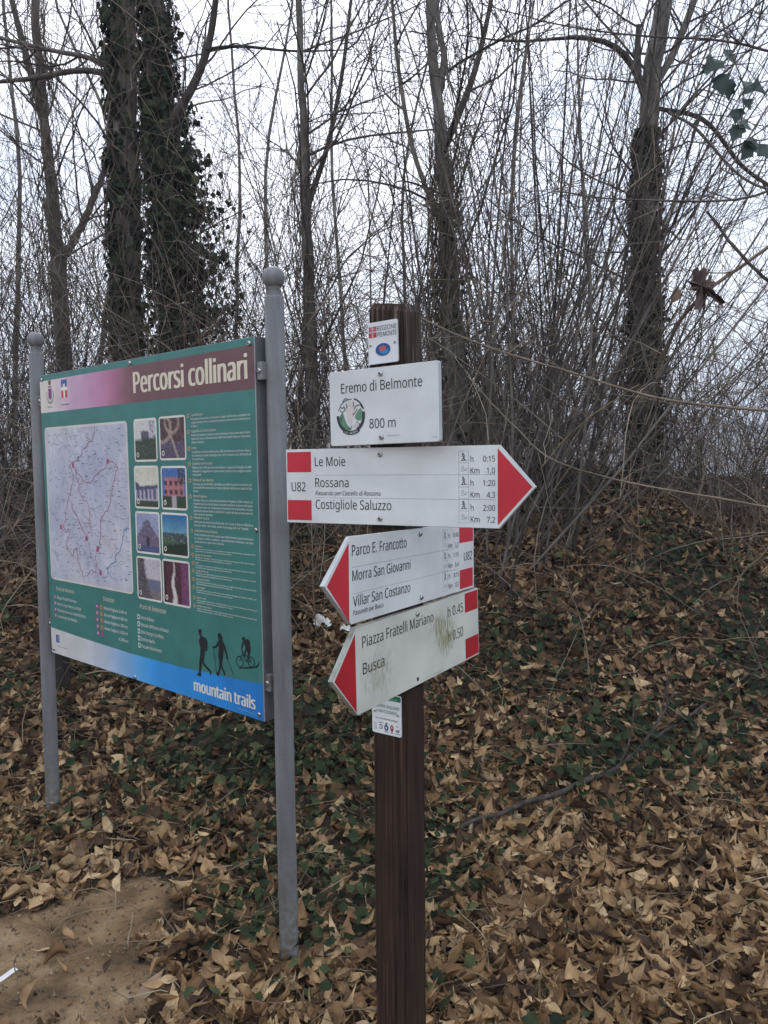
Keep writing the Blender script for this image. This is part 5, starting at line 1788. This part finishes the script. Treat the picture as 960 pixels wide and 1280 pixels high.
# ================================================================== SMALL THINGS
# leafy vine hanging into the top right corner
rng = np.random.default_rng(91)
Y0 = 2.6
root = empty('hanging_vine', W(918, 60, Y0))
tag(root, 'hanging vine with dark green leaves against the sky, upper right', 'vine')
base = np.array(root.location)
acc = Acc()
st = [[(905, -60, Y0), (900, 0, Y0), (912, 60, Y0), (930, 110, Y0 - .03), (925, 160, Y0 - .02), (917, 185, Y0)], [(985, 40, Y0 + .1), (940, 62, Y0), (905, 70, Y0), (884, 72, Y0)], [(985, 165, Y0), (955, 175, Y0), (935, 178, Y0), (924, 205, Y0)], [(985, 95, Y0), (955, 102, Y0), (935, 108, Y0)]]
for s_ in st:
    ln = smooth_line([W(*q_) for q_ in s_], 16)
    tubes(acc, ln[None], np.linspace(.0028, .0012, 16)[None], 5, rng)
acc.build('stem', M['twig'], root, base)
acc = Acc()
LV = [(892, 82, 48, 235), (914, 72, 34, 300), (902, 106, 40, 280), (912, 112, 36, 260), (936, 110, 46, 250), (952, 108, 38, 310), (932, 131, 28, 270), (921, 143, 32, 250), (930, 156, 34, 300), (918, 168, 34, 240), (931, 192, 36, 240), (942, 183, 34, 280), (957, 190, 36, 290), (884, 88, 30, 255)]
pos = np.array([W(a, b_, Y0) for a, b_, *_ in LV])
hd = np.array([[math.cos(R_(d)), 0.1, math.sin(R_(d))] for *_, d in LV])
nr = np.stack([rng.normal(0, .35, len(LV)), -np.ones(len(LV)), rng.normal(0.1, .35, len(LV))], -1)
sz = np.array([c for *_, c, _ in LV]) / 960 * Y0
leaves(acc, pos, nr, hd, sz * 0.74, sz * 0.60, IVY, rng, fold=.25, curl=.3, twist=.3)
acc.build('foliage', M['green_leaf'], root, base)

# big dried leaf caught on the branch
rng = np.random.default_rng(92)
Yl = 3.2
prf = [(866, 337), (872, 334), (874, 339), (879, 334), (883, 337), (878, 347), (884, 350), (890, 344), (889, 352), (895, 353), (889, 360), (896, 367), (908, 378), (903, 380), (903, 384), (894, 376), (886, 370), (882, 366), (881, 375), (878, 381), (876, 390), (872, 386), (869, 389), (870, 376), (870, 364), (860, 362), (865, 357), (858, 352), (866, 350), (865, 343)]
o_c = W(878, 358, Yl)
bm = bmesh.new()
top = [bm.verts.new(Vector(W(a, b_, Yl + 0.018 * math.sin(a * 0.35) + 0.014 * math.cos(b_ * .2)) - o_c)) for a, b_ in prf]
ctr = bm.verts.new(Vector(W(877, 357, Yl - 0.012) - o_c))
for i in range(len(top)):
    bm.faces.new((ctr, top[i], top[(i + 1) % len(top)]))
bmesh.ops.subdivide_edges(bm, edges=bm.edges[:], cuts=2, use_grid_fill=True)
for vv in bm.verts:
    vv.co.y += 0.004 * math.sin(vv.co.x * 260) + 0.004 * math.cos(vv.co.z * 210)
ex = bmesh.ops.solidify(bm, geom=bm.faces[:], thickness=0.0012)
me = bpy.data.meshes.new('dried_leaf')
bm.to_mesh(me); bm.free()
o = link('dried_leaf', me, None, [noise_mat('dried_leaf', [(0.3, (0.06, 0.040, 0.036)), (0.7, (0.14, 0.09, 0.075))], scale=30, rough=0.8)])
o.location = o_c
tag(o, 'large dark dried leaf with lobes caught on a branch at the right', 'leaf')
# pale curled leaf below it, on the trunk
def lone_leaf(name, label, p, nrm, head, L, wd, prof, mat, seed, curl=0.6):
    r = np.random.default_rng(seed)
    a = Acc()
    leaves(a, np.zeros((1, 3)), np.array([nrm], float), np.array([head], float), [L], [wd], prof, r, fold=.4, curl=curl, twist=.3)
    ob = a.build(name, mat)
    ob.location = p
    tag(ob, label, 'leaf')
M['tan_leaf'] = noise_mat('tan_leaf', [(0.3, (0.16, 0.10, 0.06)), (0.7, (0.30, 0.21, 0.13))], scale=25, rough=0.8)
lone_leaf('dried_leaf', 'pale curled dried leaf hanging beside the ivy-wrapped trunk', W(848, 366, 5.4), (0.4, -1, .1), (0.5, 0, 1), .16, .075, LANCE, M['tan_leaf'], 5)
lone_leaf('dried_leaf', 'orange-brown leaf lying pale side up on the path rim', on_ground(98, 1090) + np.array([0, 0, .03]), (0.3, -.6, 1), (0.3, -1, .1), .13, .05, LANCE, M['tan_leaf'], 6)
lone_leaf('dried_leaf', 'large tan leaf lying alone near the foot of the right-hand pole', on_ground(186, 1247) + np.array([0, 0, .03]), (-0.2, -.5, 1), (0.75, 1, .1), .13, .045, LANCE, M['tan_leaf'], 7, 0.3)
lone_leaf('dried_leaf', 'broad tan leaf standing on edge in the litter below the fallen branch', on_ground(742, 1057) + np.array([0, 0, .04]), (0.1, -1, .5), (1, 0, .35), .10, .075, OVATE, M['tan_leaf'], 8, 0.3)

# crumpled white tissue on the bank behind the poles: two folds
def tissue(name, label, px, py, sx_, sy_, sz_, seed, rot):
    r = np.random.default_rng(seed)
    bm = bmesh.new()
    bmesh.ops.create_grid(bm, x_segments=14, y_segments=10, size=1)
    ph = r.uniform(0, 6, 6)
    for vv in bm.verts:
        x_, y_ = vv.co.x, vv.co.y
        h_ = 0.55 * math.exp(-((x_ + 0.2) / .5) ** 2) + 0.22 * math.sin(6 * x_ + ph[0] + 2 * y_) + 0.16 * math.sin(8 * y_ + ph[1] - 3 * x_) + 0.10 * math.sin(14 * x_ + 9 * y_ + ph[2])
        vv.co.x = (x_ + 0.1 * math.sin(5 * y_ + ph[3])) * sx_
        vv.co.y = (y_ + 0.12 * math.sin(4 * x_ + ph[4])) * sy_
        vv.co.z = max(h_, 0.02) * sz_
    bmesh.ops.solidify(bm, geom=bm.faces[:], thickness=0.0015)
    me_ = bpy.data.meshes.new(name)
    bm.to_mesh(me_); bm.free()
    me_.polygons.foreach_set('use_smooth', np.full(len(me_.polygons), True))
    o_ = link(name, me_, None, [M['paper']])
    o_.location = on_ground(px, py) + np.array([0, -0.03, 0.05])
    o_.rotation_euler = (R_(35), 0, R_(rot))
    tag(o_, label, 'litter')
tissue('paper_tissue', 'crumpled white paper tissue on the bank between the pole and the lower arrow signs', 403, 788, .048, .03, .07, 1, 10)
tissue('paper_tissue', 'smaller scrap of white tissue nearer the lower arrow signs', 432, 795, .028, .018, .028, 2, -10)
v, f = [], []
box(v, f, -.045, -.009, 0, .045, .009, .0012)
o = mesh_py('paper_strip', v, f, M['paper'])
o.location = on_ground(4, 1231) + np.array([0, 0, .022])
o.rotation_euler = (R_(8), R_(-4), R_(62))
tag(o, 'narrow strip of white paper lying on the dirt path', 'litter')
